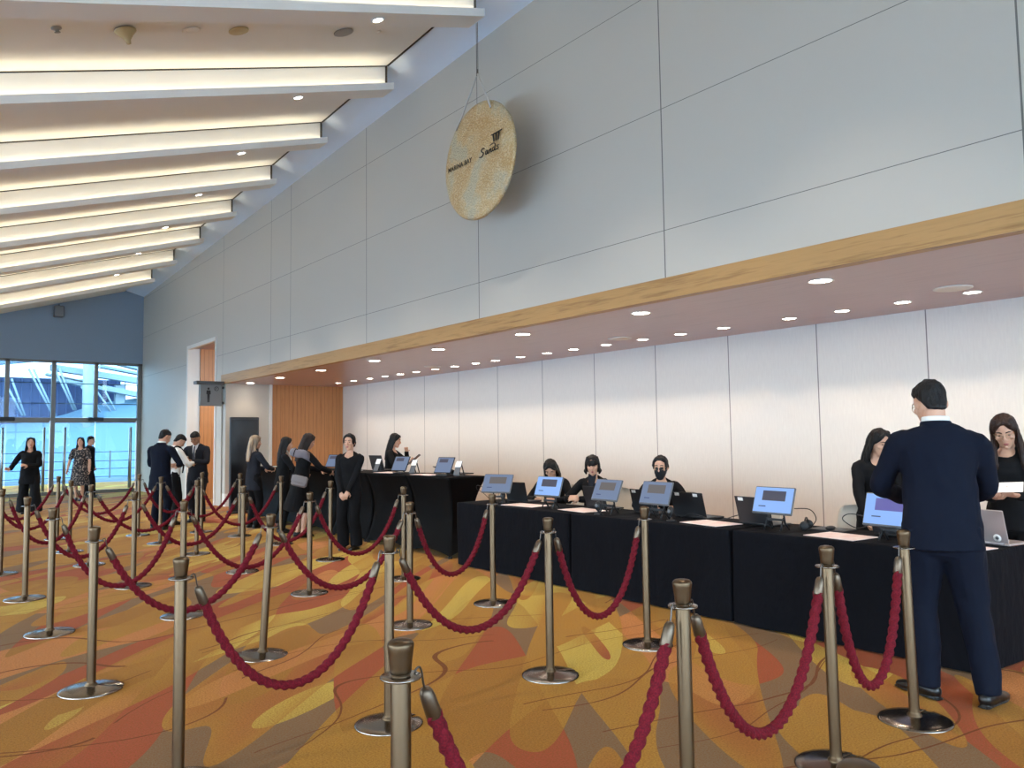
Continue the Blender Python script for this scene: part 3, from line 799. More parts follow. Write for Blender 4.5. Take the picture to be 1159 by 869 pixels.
def bar_table(label, y0, y1, free=False):
    x0, x1, h = 5.5, 6.1, 1.03
    hx, hy = (x1-x0)/2, (y1-y0)/2
    t = thing('high_table', label, 'table', ((x0+x1)/2, (y0+y1)/2, 0), 0, 'high tables in stretch covers')
    b = MB(); b.box((0, 0, h-.025), (2*hx, 2*hy, .03), bev=.006); b.build('tabletop', M['spandex'], t)
    vs = []; fs = []; nz = 18; per = []
    for i in range(4):
        C = [(-1, -1), (1, -1), (1, 1), (-1, 1)]; a, c = C[i], C[(i+1) % 4]
        for k in range(16): per.append((a[0]+(c[0]-a[0])*k/16, a[1]+(c[1]-a[1])*k/16))
    n = len(per)
    for r_ in range(nz+1):
        s = r_/nz
        for (px, py) in per:
            mid = (1-min(abs(px), abs(py))**2)*(1. if abs(px) > abs(py) else 1.)          # 1 in the middle of a side, 0 at a corner
            kx = 1 if (free and py < 0) else .22
            ins = .13*math.sin(PI*min(1, s*1.0))**.9 + .03*mid*math.sin(PI*min(1, s*1.02))
            zb = .03 + .06*mid
            z = h-.012 - s*(h-.012-zb)
            vs.append((px*(hx-ins-.0), py*(hy-ins*kx), z))
    for r_ in range(nz):
        for i in range(n): j = (i+1) % n; fs.append((r_*n+i, r_*n+n+i, r_*n+n+j, r_*n+j))
    b = MB(); b.add(vs, fs); b.build('stretch_cover', M['spandex'], t)
    for sy in (-1, 1):
        b = MB(); b.cyl((0, sy*(hy-.3), .04), (0, sy*(hy-.3), h-.03), .025); b.build('pole', M['rubber'], t)
    for sx in (-1, 1):
        for sy in (-1, 1):
            b = MB(); b.lathe([(.028, 0), (.028, .02), (.018, .04), (.014, .06)], (sx*(hx-.03), sy*(hy-.03), 0), 12); b.cyl((sx*(hx-.03), sy*(hy-.03), .03), (0, sy*(hy-.3), .06), .012, n=8); b.build('foot', M['rubber'], t)

def monitor(label, x, y, z0, yaw, tilt, bright, banner, w=.375, h=.225, zc=None, group='small customer screens on the cloth desks'):
    """faces -X before YAW; TILT leans the top away"""
    t = thing('desk_monitor', label, 'monitor', (x, y, z0), yaw, group)
    zc = .235 if zc is None else zc
    rot = Matrix.Rotation(tilt, 3, 'Y')
    def put(mbox): return mbox
    b = MB(); b.box((0.012, 0, zc), (.018, w, h), rot, .006); b.build('housing', M['bezel'], t)
    n = rot @ V((-1, 0, 0)); up = rot @ V((0, 0, 1))
    def panel(name, m, cy, cz, ww, hh, off):
        b = MB(); b.box(V((.012, 0, zc)) + up*cz + V((0, cy, 0)) + n*off, (.0012, ww, hh), rot); return b.build(name, m, sc if name != 'screen' else t)
    sc = None
    sc = panel('screen', M['screen'] if bright else M['screen_dim'], 0, .004, w-.018, h-.024, .0096)
    panel('banner', banner, -.004, .038, w*.58, h*.36, .0106)
    panel('caption', M['scr_text'], .095, -.05, w*.18, .008, .0106)
    b = MB()
    for s in (-1, 1): b.tube([V((.02, s*.07, zc-.02)), V((.045, s*.075, .06)), V((.09, s*.08, .006))], .008, 8); b.tube([V((.03, s*.072, .10)), V((-.02, s*.078, .006))], .007, 8)
    b.box((.02, 0, .085), (.012, .17, .02)); b.build('easel', M['blackplastic'], t)
    return t

def laptop(label, x, y, z, yaw, m, w=.34, stickers=0, logo=False, tilt=R(14), group='open laptops turned to the staff'):
    """lid back faces -X before YAW, keyboard towards +X"""
    t = thing('laptop', label, 'laptop', (x, y, z), yaw, group)
    b = MB(); b.box((.12, 0, .009), (.235, w, .016), bev=.005); b.build('base', m, t)
    rot = Matrix.Rotation(-tilt, 3, 'Y')
    c = V((0, 0, .018)) + rot @ V((0, 0, .115))
    b = MB(); b.box(c, (.008, w, .23), rot, .004); lid = b.build('lid', m, t)
    b = MB(); b.box(c + rot @ V((.005, 0, 0)), (.002, w-.02, .20), rot); b.build('screen', M['blackplastic'], lid)
    for s in range(stickers):
        b = MB(); b.box(c + rot @ V((-.0048, (.115 if s == 0 else -.11), .092)), (.001, .055, .028), rot); b.build('sticker', M['whitepaper'], lid)
    if logo:
        b = MB(); b.lathe([(.026, 0), (.026, .0012)], c + rot @ V((-.004, -.105, -.078)), 24, rot @ V((-1, 0, 0))); b.build('round_sticker', M['whitepaper'], lid)
        b = MB(); b.lathe([(.012, 0), (.012, .0022)], c + rot @ V((-.004, -.105, -.078)), 20, rot @ V((-1, 0, 0))); b.build('sticker_mark', M['bezel'], lid)
        b = MB(); b.box(c + rot @ V((-.0045, .06, -.03)), (.001, .035, .008), rot); b.build('lid_mark', M['black'], lid)
    b = MB(); b.cyl((0, -w*.4, .016), (0, w*.4, .016), .007); b.build('hinge', m, t)
    return t

def paper(label, pts, z, m, n=1, group='printed sheets on the desks'):
    b = MB(); p = [V((a, c, 0)) for a, c in pts]; cen = sum(p, V())/len(p)
    b.prism([((q-cen).x, (q-cen).y) for q in p], 0, .004*n)
    o = b.build('paper_sheet', m, loc=(cen.x, cen.y, z)); return tag(o, label, 'paper', group)
def rect(cx, cy, w, l, a):
    ca, sa = math.cos(a), math.sin(a)
    return [(cx+ca*i*w/2-sa*j*l/2, cy+sa*i*w/2+ca*j*l/2) for i, j in ((-1, -1), (1, -1), (1, 1), (-1, 1))]

def make_chair(label):
    t = thing('shell_chair', label, 'chair', group='cream moulded chairs behind the desks')
    # faces -X; back at +X
    vs = []; fs = []; nu, nv = 14, 18
    prof = [(-.22, .43), (-.20, .45), (-.1, .45), (.05, .44), (.14, .445), (.19, .48), (.215, .56), (.23, .68), (.245, .80), (.25, .875), (.252, .90)]
    P = catmull([V((x, 0, z)) for x, z in prof], 3)
    for i, p in enumerate(P):
        s = i/(len(P)-1)
        half = .215 + .02*math.sin(PI*s)
        if s > .78: half *= math.sqrt(max(.04, 1-((s-.78)/.23)**2))
        for k in range(nu+1):
            u = -1+2*k/nu
            vs.append((p.x - .05*u*u*(1 if s > .45 else .1), u*half, p.z + .03*u*u*(1 if s < .45 else 0)))
    for i in range(len(P)-1):
        for k in range(nu): a = i*(nu+1)+k; fs.append((a, a+1, a+nu+2, a+nu+1))
    o0 = len(vs); vs += [(x+.012, y, z-.010) for x, y, z in vs]; fs += [tuple(i+o0 for i in f[::-1]) for f in fs]
    W = nu+1; H = len(P)
    edge = [k for k in range(W)] + [i*W+nu for i in range(1, H)] + [(H-1)*W+k for k in range(nu-1, -1, -1)] + [i*W for i in range(H-2, 0, -1)]
    for i, e in enumerate(edge): f = edge[(i+1) % len(edge)]; fs.append((e, e+o0, f+o0, f))
    b = MB(); b.add(vs, fs); b.build('shell', M['chair'], t)
    for sx in (-1, 1):
        for sy in (-1, 1):
            b = MB(); b.cyl((sx*.12, sy*.13, .435), (sx*.2, sy*.2, 0), .014, .010, 10); b.build('leg', M['bezel'], t)
    return t

def cable(label, pts, r=.004, group='black cables on the desks'):
    b = MB(); b.tube(catmull(pts, 6), r, 6); o = b.build('cable', M['blackplastic']); return tag(o, label, 'cable', group)

def desks():
    cloth_desk('black cloth desk beside the high tables, farther end of the row of three', 5.93, 7.92, 3.)
    cloth_desk('black cloth desk in the middle of the row of three', 3.98, 5.88, 8.)
    cloth_desk('black cloth desk in front of the man in the navy suit', 2.10, 3.94, 14., .8)
    bt = [8.33, 9.42, 10.6, 11.8, 13.0, 14.2, 15.4]
    names = ['beside the cloth desks', 'second from the cloth desks', 'behind the woman with clasped hands', 'where the two long-haired visitors lean', 'in front of the fair-haired woman', 'at the veneer wall end']
    for k in range(6): bar_table('high table in tight black stretch cover, ' + names[k], bt[k]+.01, bt[k+1]-.01, k == 0)
    Z = .748
    D, G, VI = M['scr_dark'], M['scr_grey'], M['scr_violet']
    monitor('small grey-blue screen at the end of the cloth desks beside the high tables', 5.50, 7.33, Z, R(20), R(24), False, G, .40, .232)
    monitor('small bright blue screen in front of the woman bowing her head', 5.53, 6.45, Z, R(6), R(20), True, D)
    monitor('small dim screen in front of the woman with the black bob', 5.53, 5.57, Z, R(-2), R(24), False, G)
    monitor('small dim screen in front of the woman in the black face mask', 5.53, 4.93, Z, R(-2), R(20), False, G)
    monitor('small bright blue screen beside the empty cream chair', 5.53, 3.69, Z, R(-3), R(18), True, D)
    monitor('bright screen with violet banner beside the man in the navy suit', 5.50, 2.74, Z, R(-8), R(16), True, VI, .40, .24, .22)
    laptop('black laptop behind the grey-blue end screen', 5.83, 7.36, Z, R(8), M['blackplastic'])
    laptop('black laptop in front of the bowing woman', 5.86, 6.05, Z, R(-5), M['blackplastic'])
    laptop('black laptop between the bob-haired and the masked woman', 5.84, 5.33, Z, R(-2), M['blackplastic'], stickers=1)
    laptop('black laptop with two white stickers on its lid, beside the masked woman', 5.83, 4.77, Z, R(-4), M['blackplastic'], .40, 2)
    laptop('black laptop with one white sticker behind the bright screen by the empty chair', 5.74, 4.0, Z, R(-6), M['blackplastic'], .36, 1)
    laptop('black laptop behind the violet banner screen', 5.80, 2.86, Z, R(-8), M['blackplastic'])
    laptop('silver laptop with a round white sticker at the desk end', 5.86, 2.28, Z, R(-10), M['silver'], .35, 0, True)
    PK = M['paper']
    paper('pink printed sheet beside the grey-blue end screen', rect(5.62, 6.95, .30, .52, R(4)), Z, PK)
    paper('pink printed sheet in front of the woman with the black bob', rect(5.66, 6.05, .32, .46, R(-6)), Z, PK)
    paper('pink printed sheet between the masked woman and the empty chair', rect(5.60, 4.36, .32, .44, R(-8)), Z, PK)
    paper('pink printed sheet in front of the chair beside the navy man', rect(5.56, 3.14, .32, .42, R(-6)), Z, PK)
    paper('pink printed sheet at the desk corner beside the navy man', rect(5.55, 2.25, .32, .20, R(-10)), Z, PK)
    paper('plain white sheet under the hand of the woman in glasses', rect(6.0, 2.16, .10, .12, R(5)), Z, M['whitepaper'])
    c = make_chair('empty cream chair between the masked woman and the bright screen'); c.location = (6.35, 4.52, 0)
    dup(c, (6.35, 3.46, 0), R(6), 'cream chair with a cable loop before it, beside the man in the navy suit')
    for (x, y, a, l) in [(6.74, 5.76, R(0), 'cream chair the masked woman sits on'), (6.74, 6.78, R(8), 'cream chair the bob-haired woman sits on'), (6.74, 7.52, R(-6), 'cream chair the bowing woman sits on')]:
        dup(c, (x, y, 0), a, l)
    # little machines on the desks
    def scanner(label, x, y):
        t = thing('scanner_stand', label, 'scanner', (x, y, Z), 0, 'black scanners on the desks')
        b = MB(); b.lathe([(.045, 0), (.045, .01), (.012, .02), (.010, .05)], n=18); b.build('base', M['blackplastic'], t)
        b = MB(); b.ell((-.005, 0, .085), (.03, .034, .05)); b.build('head', M['blackplastic'], t)
        b = MB(); b.lathe([(.018, 0), (.016, .006)], (-.03, 0, .09), 16, (-1, 0, .2)); b.build('lens', M['bezel'], t)
    scanner('black round scanner behind the grey-blue end screen', 5.66, 7.42)
    scanner('black scanner under the dim screen of the bob-haired woman', 5.45, 5.60)
    scanner('black scanner under the screen of the masked woman', 5.50, 4.72)
    h = thing('headset', 'black headset lying on the desk beside the bright screen', 'headset', (5.76, 3.52, Z), R(20))
    b = MB(); b.tube([V((.075*math.cos(a), .02, .012+.085*math.sin(a))) for a in [PI*k/14 for k in range(15)]], .007, 8); b.build('headband', M['blackplastic'], h)
    for s in (-1, 1): b = MB(); b.lathe([(.035, -.012), (.038, 0), (.03, .014)], (s*.075, .02, .038), 18, (s, 0, .1)); b.build('ear_cup', M['blackplastic'], h)
    b = MB(); b.ell((0, 0, .014), (.055, .032, .017)); o = b.build('computer_mouse', M['blackplastic'], loc=(5.80, 3.36, Z+.012)); tag(o, 'black mouse on a notebook behind the pink sheet', 'mouse')
    b = MB(); b.box((0, 0, .006), (.22, .30, .012), bev=.003); o = b.build('notebook', M['blackplastic'], loc=(5.86, 3.38, Z)); tag(o, 'thin black notebook lying under the mouse', 'notebook')
    cable('thin cable looping from the bright screen beside the empty chair', [(5.56, 3.52, .93), (5.58, 3.40, .93), (5.60, 3.36, .86), (5.62, 3.42, .79), (5.68, 3.52, .752)])
    cable('thin cable arching over the cream chair beside the navy man', [(5.62, 2.96, .90), (5.66, 3.12, .91), (5.70, 3.2, .86), (5.72, 3.1, .80), (5.7, 2.98, .84)])
    cable('thin cable loop at the end of the cloth desks', [(5.50, 7.60, .93), (5.50, 7.72, .95), (5.52, 7.76, .90), (5.54, 7.66, .86), (5.56, 7.5, .76)])
    cable('cable trailing behind the laptop with two stickers', [(5.80, 4.86, .752), (5.74, 4.70, .80), (5.74, 4.6, .79), (5.80, 4.44, .752), (5.95, 4.30, .80), (6.0, 4.2, .752)])
    # high tables
    Z2 = 1.032
    def tablet(label, x, y, yaw):
        t = thing('check_in_tablet', label, 'tablet', (x, y, Z2), yaw, 'tablets on the high tables')
        rot = Matrix.Rotation(R(26), 3, 'Y'); n = rot @ V((-1, 0, 0)); up = rot @ V((0, 0, 1)); cc = V((.03, 0, .135))
        b = MB(); b.box(cc, (.012, .30, .23), rot, .005); b.build('housing', M['blackplastic'], t)
        b = MB(); b.box(cc+n*.0066, (.001, .275, .205), rot); sc = b.build('screen', M['screen_dim'], t)
        b = MB(); b.box(cc+n*.0074+up*.06+V((0, .03, 0)), (.001, .15, .05), rot); b.build('banner', M['scr_dark'], sc)
        b = MB(); b.box((.03, 0, .008), (.14, .2, .014), bev=.004); b.tube([V((.04, 0, .10)), V((.10, 0, .012))], .01); b.build('stand', M['blackplastic'], t)
    tablet('slanted check-in tablet in front of the long-haired woman with a booklet', 5.62, 9.80, R(14)); tablet('slanted check-in tablet at the end of the high tables', 5.62, 8.66, R(14)); tablet('slanted check-in tablet beside the woman with clasped hands', 5.72, 12.2, R(20))
    def card(label, x, y):
        t = thing('card_holder', label, 'card holder', (x, y, Z2), R(24), 'card holders on the high tables')
        rot = Matrix.Rotation(R(30), 3, 'Y')
        b = MB(); b.box((.02, 0, .10), (.012, .085, .20), rot, .004); b.build('plate', M['bezel'], t)
        b = MB(); b.box(V((.02, 0, .10))+rot @ V((-.008, 0, .055)), (.003, .08, .085), rot); b.build('card', M['whitepaper'], t)
        b = MB(); b.box((.05, 0, .006), (.16, .1, .012), bev=.003); b.tube([V((.06, .03, .15)), V((.12, .03, .012))], .008); b.tube([V((.06, -.03, .15)), V((.12, -.03, .012))], .008); b.build('prop', M['blackplastic'], t)
    card('white card on a grey slanted holder beside the end tablet', 5.68, 8.42); card('white card on a grey slanted holder near the long-haired woman', 5.66, 9.50); card('white card on a grey holder just behind the woman with clasped hands', 5.70, 10.62)
    paper('white printed sheet beside the tablet of the long-haired woman', rect(5.64, 10.12, .26, .46, R(3)), Z2, PK, 1, 'sheets on the high tables')
    paper('white printed sheet before the end tablet of the high tables', rect(5.62, 9.05, .26, .46, R(2)), Z2, PK, 1, 'sheets on the high tables')
    paper('white sheet on the high table between the two standing groups', rect(5.66, 11.4, .24, .34, R(5)), Z2, M['whitepaper'], 1, 'sheets on the high tables')
    paper('white sheet at the far end of the high tables', rect(5.7, 14.3, .26, .5, R(2)), Z2, M['whitepaper'], 1, 'sheets on the high tables')
    laptop('low black laptop behind the end tablet of the high tables', 5.90, 8.86, Z2, R(2), M['blackplastic'], .34, tilt=R(66), group='laptops on the high tables')
    laptop('black laptop behind the long-haired woman with the booklet', 5.88, 10.9, Z2, R(6), M['blackplastic'], .34, tilt=R(16), group='laptops on the high tables')

# ------------------------------------------------------------------ things on walls and ceiling
def strokes(mb, pts, r, place, n=6):
    mb.tube([place(*p) for p in catmull([V((a, c, 0)) for a, c in pts], 6)] if 0 else [place(q.x, q.y) for q in catmull([V((a, c, 0)) for a, c in pts], 6)], r, n)

def gong():
    cx, cy, cz = 5.52, 7.635, 4.92; r = .725
    t = thing('gong', 'big round hammered brass gong hanging high before the grey wall', 'gong', (cx, cy, cz))
    b = MB(); b.lathe([(.004, .052), (.10, .052), (.17, .049), (.2, .046), (.42, .044), (.46, .040), (r-.05, .035), (r-.012, .026), (r, .012), (r, -.012), (r-.012, -.016), (r-.02, -.012), (r-.02, .0), (.3, .03), (.004, .036)], (0, 0, 0), 72, (-1, 0, 0))
    b.build('disc', M['gong'], t)
    def place(u, z): return V((-.052, cy-u-cy, z))     # u grows towards the camera end
    fx = -.0535
    def text(s, size, y, z, name, shear=0, bold=0, space=1.0):
        cu = bpy.data.curves.new(name, 'FONT'); cu.body = s; cu.size = size; cu.extrude = .0015; cu.shear = shear; cu.offset = bold; cu.space_character = space
        o = bpy.data.objects.new(name+'_raw', cu); COL.objects.link(o); bpy.context.view_layer.update()
        dg = bpy.context.evaluated_depsgraph_get(); me = bpy.data.meshes.new_from_object(o.evaluated_get(dg)); bpy.data.objects.remove(o)
        w = max(v.co.x for v in me.vertices)
        o = bpy.data.objects.new(name, me); COL.objects.link(o); o.parent = t
        me.materials.clear(); me.materials.append(M['black'])
        for p in me.polygons: p.material_index = 0
        o.matrix_local = Matrix(((0, 0, -1, fx), (-1, 0, 0, y-cy), (0, 1, 0, z-cz), (0, 0, 0, 1)))
        return w
    text('MARINA BAY', .086, 8.25, 4.925, 'lettering', bold=.0006, space=1.06)
    # script word, drawn as brush strokes; x from 0 to .42
    S = [[(.075, .092), (.05, .104), (.02, .086), (.035, .064), (.058, .046), (.048, .018), (.016, .006), (-.012, .014)],
         [(.135, .052), (.112, .058), (.095, .036), (.102, .014), (.12, .018), (.138, .05), (.134, .02), (.146, .012), (.158, .022)],
         [(.166, .052), (.166, .014), (.168, .036), (.188, .056), (.198, .048), (.194, .016), (.206, .012), (.216, .02)],
         [(.262, .052), (.24, .058), (.222, .036), (.23, .014), (.248, .018), (.268, .056), (.268, .09), (.235, .106), (.18, .098)],
         [(.268, .056), (.264, .018), (.278, .012), (.29, .02)],
         [(.338, .052), (.318, .058), (.304, .046), (.328, .026), (.318, .010), (.296, .016)]]
    b = MB()
    for k, s in enumerate(S):
        pts = [V((fx, 7.545-u*1.12-cy, 4.915+z-cz)) for u, z in s]
        b.tube(catmull(pts, 6), lambda i, kk: .0052 if k else .0075, 6)
    b.build('script_lettering', M['black'], t)
    b = MB()
    for k in range(3):                                   # emblem: three slanting bars under a flared top edge
        a = 7.275-.042*k
        q = [(a, 5.035), (a-.026, 5.035), (a-.026-.004+.016*(1-k), 5.125), (a-.004+.016*(1-k)+.006, 5.125)]
        b.add([(fx+dx, y-cy, z-cz) for dx in (-.001, .001) for y, z in q], [(3, 2, 1, 0), (4, 5, 6, 7)] + [(i, (i+1) % 4, 4+(i+1) % 4, 4+i) for i in range(4)], False)
    q = [(7.325, 5.125), (7.318, 5.135), (7.10, 5.142), (7.105, 5.128), (7.15, 5.122), (7.28, 5.118)]
    b.add([(fx+dx, y-cy, z-cz) for dx in (-.001, .001) for y, z in q], [tuple(range(5, -1, -1)), tuple(range(6, 12))] + [(i, (i+1) % 6, 6+(i+1) % 6, 6+i) for i in range(6)], False)
    b.build('emblem', M['black'], t)
    rope = mat('pale_cord', srgb(196, 190, 180), .8)
    top = V((-.02, 7.63-cy, 6.02-cz))
    for y, z in ((8.05, 5.42), (7.31, 5.47)):
        b = MB(); b.tube([V((-.066, y-cy, z-cz)), V((-.045, y+(7.63-y)*.25-cy, z+(6.02-z)*.25-cz)), top], .012, 8); b.build('cord', rope, t)
    for s in (-.012, .012):
        b = MB(); b.cyl(top+V((0, s, -.02)), V((-.02, 7.63+s-cy, ceil_z(5.5, 7.63)-cz)), .004, n=8); b.build('wire', M['hook'], t)
    b = MB(); b.cyl(top+V((0, 0, -.03)), top+V((0, 0, .05)), .014, n=10); b.build('shackle', M['hook'], t)

def wall_things():
    g = mat('grey_sign_face', srgb(122, 124, 124), .5); gd = mat('dark_sign_edge', srgb(84, 88, 88), .5)
    t = thing('washroom_sign', 'grey projecting washroom sign with a black man symbol', 'sign', (5.7, 18.72, 2.6))
    b = MB(); b.box((0, 0, 0), (.50, .12, .50), bev=.008); b.build('box', g, t)
    b = MB(); b.box((-.03, -.0, .285), (.64, .26, .075), bev=.006); b.build('bracket', gd, t)
    b = MB(); b.cyl((.25, 0, .18), (.31, 0, .18), .03); b.cyl((.25, 0, -.18), (.31, 0, -.18), .03); b.build('fixing', gd, t)
    b = MB(); y = -.0625
    b.lathe([(.026, 0), (.026, .002)], (-.06, y+.001, .15), 16, (0, -1, 0))
    q = [(-.105, .11), (-.015, .11), (-.01, .02), (-.03, .02), (-.035, -.17), (-.055, -.17), (-.06, -.02), (-.065, -.17), (-.085, -.17), (-.09, .02), (-.11, .02)]
    b.add([(x, yy, z) for yy in (y-.001, y+.001) for x, z in q], [tuple(range(11)), tuple(range(21, 10, -1))] + [(i, 11+i, 11+(i+1) % 11, (i+1) % 11) for i in range(11)], False)
    b.build('man_symbol', M['black'], t)
    b = MB(); b.tube([V((.12+.045*math.cos(a), y, .15+.045*math.sin(a))) for a in [2*PI*k/20 for k in range(20)]], .007, 6, True); b.tube([V((.11, y, .13)), V((.11, y, .17)), V((.13, y, .165))], .006, 6)
    b.build('round_symbol', M['black'], t)
    # free-standing display panel in front of the grey end wall
    p = thing('display_totem', 'tall black freestanding display panel before the blue-grey end wall', 'display', (5.82, 16.75, 0), R(-4))
    b = MB(); b.box((0, 0, 1.04), (.60, .09, 1.98), bev=.012); b.build('housing', M['blackplastic'], p)
    b = MB(); b.box((0, -.046, 1.1), (.54, .004, 1.75)); b.build('screen', mat('dark_glass', srgb(30, 31, 34), .12), p)
    b = MB(); b.box((0, 0, .025), (.62, .34, .05), bev=.01); b.build('base', M['blackplastic'], p)
    s = thing('wall_speaker', 'small grey box speaker fixed high on the far wall', 'speaker', (3.63, YF, 5.45))
    b = MB(); b.box((0, -.1, 0), (.26, .2, .34), bev=.02); b.build('cabinet', M['bezel'], s)
    b = MB(); b.box((0, -.202, 0), (.22, .008, .30)); b.build('grille', g, s)
    b = MB(); b.cyl((0, 0, .2), (0, -.1, .2), .02); b.box((0, -.08, .19), (.05, .05, .06)); b.build('bracket', M['bezel'], s)
    # fittings on the sloping ceiling panel
    sl = math.atan(.305)
    def fit(name, label, cat, x, y, m, prof, n=24, dz=.392):
        b = MB(); b.lathe(prof, n=n); o = b.build(name, m, loc=(x, y, ceil_z(x, y)+dz)); o.rotation_euler = (0, -sl, 0); tag(o, label, cat)
    br = mat('dull_brass_grille', srgb(186, 166, 122), .5, .3); gr = mat('grey_grille', srgb(150, 146, 140), .6)
    fit('sprinkler', 'tiny pale sprinkler on the ceiling at its low end', 'sprinkler', 1.11, 8.75, gr, [(.05, 0), (.05, -.01), (.02, -.02), (.015, -.04), (.03, -.045)], 16)
    fit('horn_speaker', 'brass cone shaped fitting hanging from the sloping ceiling', 'speaker', 1.74, 8.75, br, [(.11, 0), (.11, -.014), (.07, -.05), (.03, -.10), (.022, -.14), (.005, -.145)], dz=.374)
    fit('ceiling_ring_light', 'white ring downlight on the ceiling between cone and brass grille', 'ceiling light', 2.41, 8.75, M['white_paint'], [(.06, .0), (.10, -.006), (.09, -.012), (.06, -.006), (.05, .01)])
    fit('ceiling_grille', 'round brass speaker grille on the sloping ceiling', 'speaker', 2.93, 8.75, br, [(.115, 0), (.115, -.01), (.1, -.016)])
    fit('ceiling_grille', 'round grey speaker grille on the ceiling next to the gong', 'speaker', 4.24, 8.75, gr, [(.125, 0), (.125, -.01), (.11, -.016)])
    fit('smoke_detector', 'tiny white detector on the ceiling beside the grey speaker grille', 'detector', 4.72, 8.72, M['white_paint'], [(.03, 0), (.03, -.01), (.015, -.022)])
# ------------------------------------------------------------------ people
def people_mats():
    M['skin'] = mat('skin', srgb(206, 160, 132), .5, var=(14, srgb(198, 148, 122)))
    M['skin2'] = mat('deeper_skin', srgb(168, 122, 92), .5, var=(14, srgb(158, 112, 84)))
    M['hair'] = mat('black_hair', srgb(18, 15, 15), .5, bump=(110, .9, .01), stretch=(1, 1, .05), spec=.25)
    M['hair_brown'] = mat('dark_brown_hair', srgb(24, 17, 15), .5, bump=(110, .9, .01), stretch=(1, 1, .05), var=(7, srgb(46, 29, 23)), spec=.25)
    M['hair_blonde'] = mat('fair_streaked_hair', srgb(84, 66, 54), .42, bump=(60, .6, .006), stretch=(1, 1, .08), var=(16, srgb(204, 172, 134)))
    M['navy'] = mat('navy_suit_cloth', srgb(12, 17, 31), .85, bump=(160, .15, .002), spec=.15)
    M['blackcloth'] = mat('black_cloth', srgb(12, 12, 15), .85, bump=(120, .15, .002), spec=.2)
    M['darkgrey'] = mat('charcoal_cloth', srgb(34, 35, 42), .85, bump=(120, .15, .002), spec=.2)
    M['whitecloth'] = mat('white_shirt_cloth', srgb(226, 222, 216), .8, bump=(90, .1, .002))
    M['greycloth'] = mat('grey_scarf_cloth', srgb(118, 112, 118), .9, bump=(60, .3, .004))
    M['shoe'] = mat('black_leather', srgb(14, 13, 13), .35)
    M['bag'] = mat('grey_bag_leather', srgb(126, 118, 118), .55)
    M['print'] = mat('dark_print_dress', srgb(26, 24, 30), .8, var=(30, srgb(150, 136, 126)))
    for n_ in M['print'].node_tree.nodes:
        if n_.type == 'VALTORGB': n_.color_ramp.elements[0].position = .54; n_.color_ramp.elements[1].position = .60
    M['eye'] = mat('dark_eye', srgb(22, 16, 14), .25)
    M['lip'] = mat('lip', srgb(168, 92, 88), .5)
    M['wire'] = mat('gold_wire', srgb(176, 150, 116), .3, .9)
    M['tie'] = mat('dark_grey_tie', srgb(60, 64, 76), .6)
    M['mask'] = mat('black_face_mask', srgb(16, 17, 24), .75)

def RX(a): return Matrix.Rotation(a, 4, 'X')
def RY(a): return Matrix.Rotation(a, 4, 'Y')
def RZ(a): return Matrix.Rotation(a, 4, 'Z')
def TR(*p): return Matrix.Translation(p)

def ik(a, c, l1, l2, hint):
    a, c = V(a), V(c); d = c-a; L = d.length
    if L > (l1+l2)*.995: c = a + d*((l1+l2)*.995/L); d = c-a; L = d.length
    x = (l1*l1-l2*l2+L*L)/(2*L); h = math.sqrt(max(0, l1*l1-x*x))
    u = d/L; n = V(hint)-u*V(hint).dot(u)
    if n.length < 1e-4: n = V((0, -1, 0))
    n.normalize()
    return a+u*x+n*h, c

def hand(mb, w, fd, pn, side, curl, sc=1.0):
    """palm and five fingers. w wrist, fd finger direction, pn palm normal (towards the gripped thing), side +1 = right hand"""
    fd = V(fd).normalized(); pn = V(pn); pn = (pn-fd*pn.dot(fd)).normalized()
    th = fd.cross(pn)*(-side)               # thumb side
    P = lambda a, c, e: w + (th*a + fd*c + pn*e)*sc
    def blob(pts, rad, n=10, sub=3): mb.limb([P(*p) for p in pts], [(r[0]*sc, r[1]*sc) if isinstance(r, tuple) else r*sc for r in rad], th, n, sub)
    blob([(0, -.02, 0), (0, .01, 0), (.002, .05, 0), (.002, .088, 0)], [(.025, .019), (.027, .017), (.038, .015), (.038, .011)])
    for x, l, sp in ((.030, .072, .10), (.0105, .080, .03), (-.0095, .075, -.04), (-.028, .058, -.12)):
        a1, a2, a3 = curl*.9+.12, curl*1.2+.12, curl*.8+.08
        base = (x, .086, 0); pts = [(x*.96, .07, 0), base]; ang = 0; p = V(base)
        for seg, a in ((.45, a1), (.31, a2), (.24, a3)):
            ang += a; c, s = math.cos(ang), math.sin(ang)
            p = p + V((sp*c, c, s))*(l*seg); pts.append(tuple(p))
        blob(pts, [.0088, .0088, .008, .0072, .0058], 9, 2)
    t0 = (.022, .022, .006)
    c = .35+.75*curl
    blob([(.012, .008, .004), t0, (.022+.036*math.cos(c*.6), .048, .008+.034*math.sin(c)), (.022+.044*math.cos(c), .078, .012+.05*math.sin(c))], [.013, .0125, .0105, .0075], 9, 3)

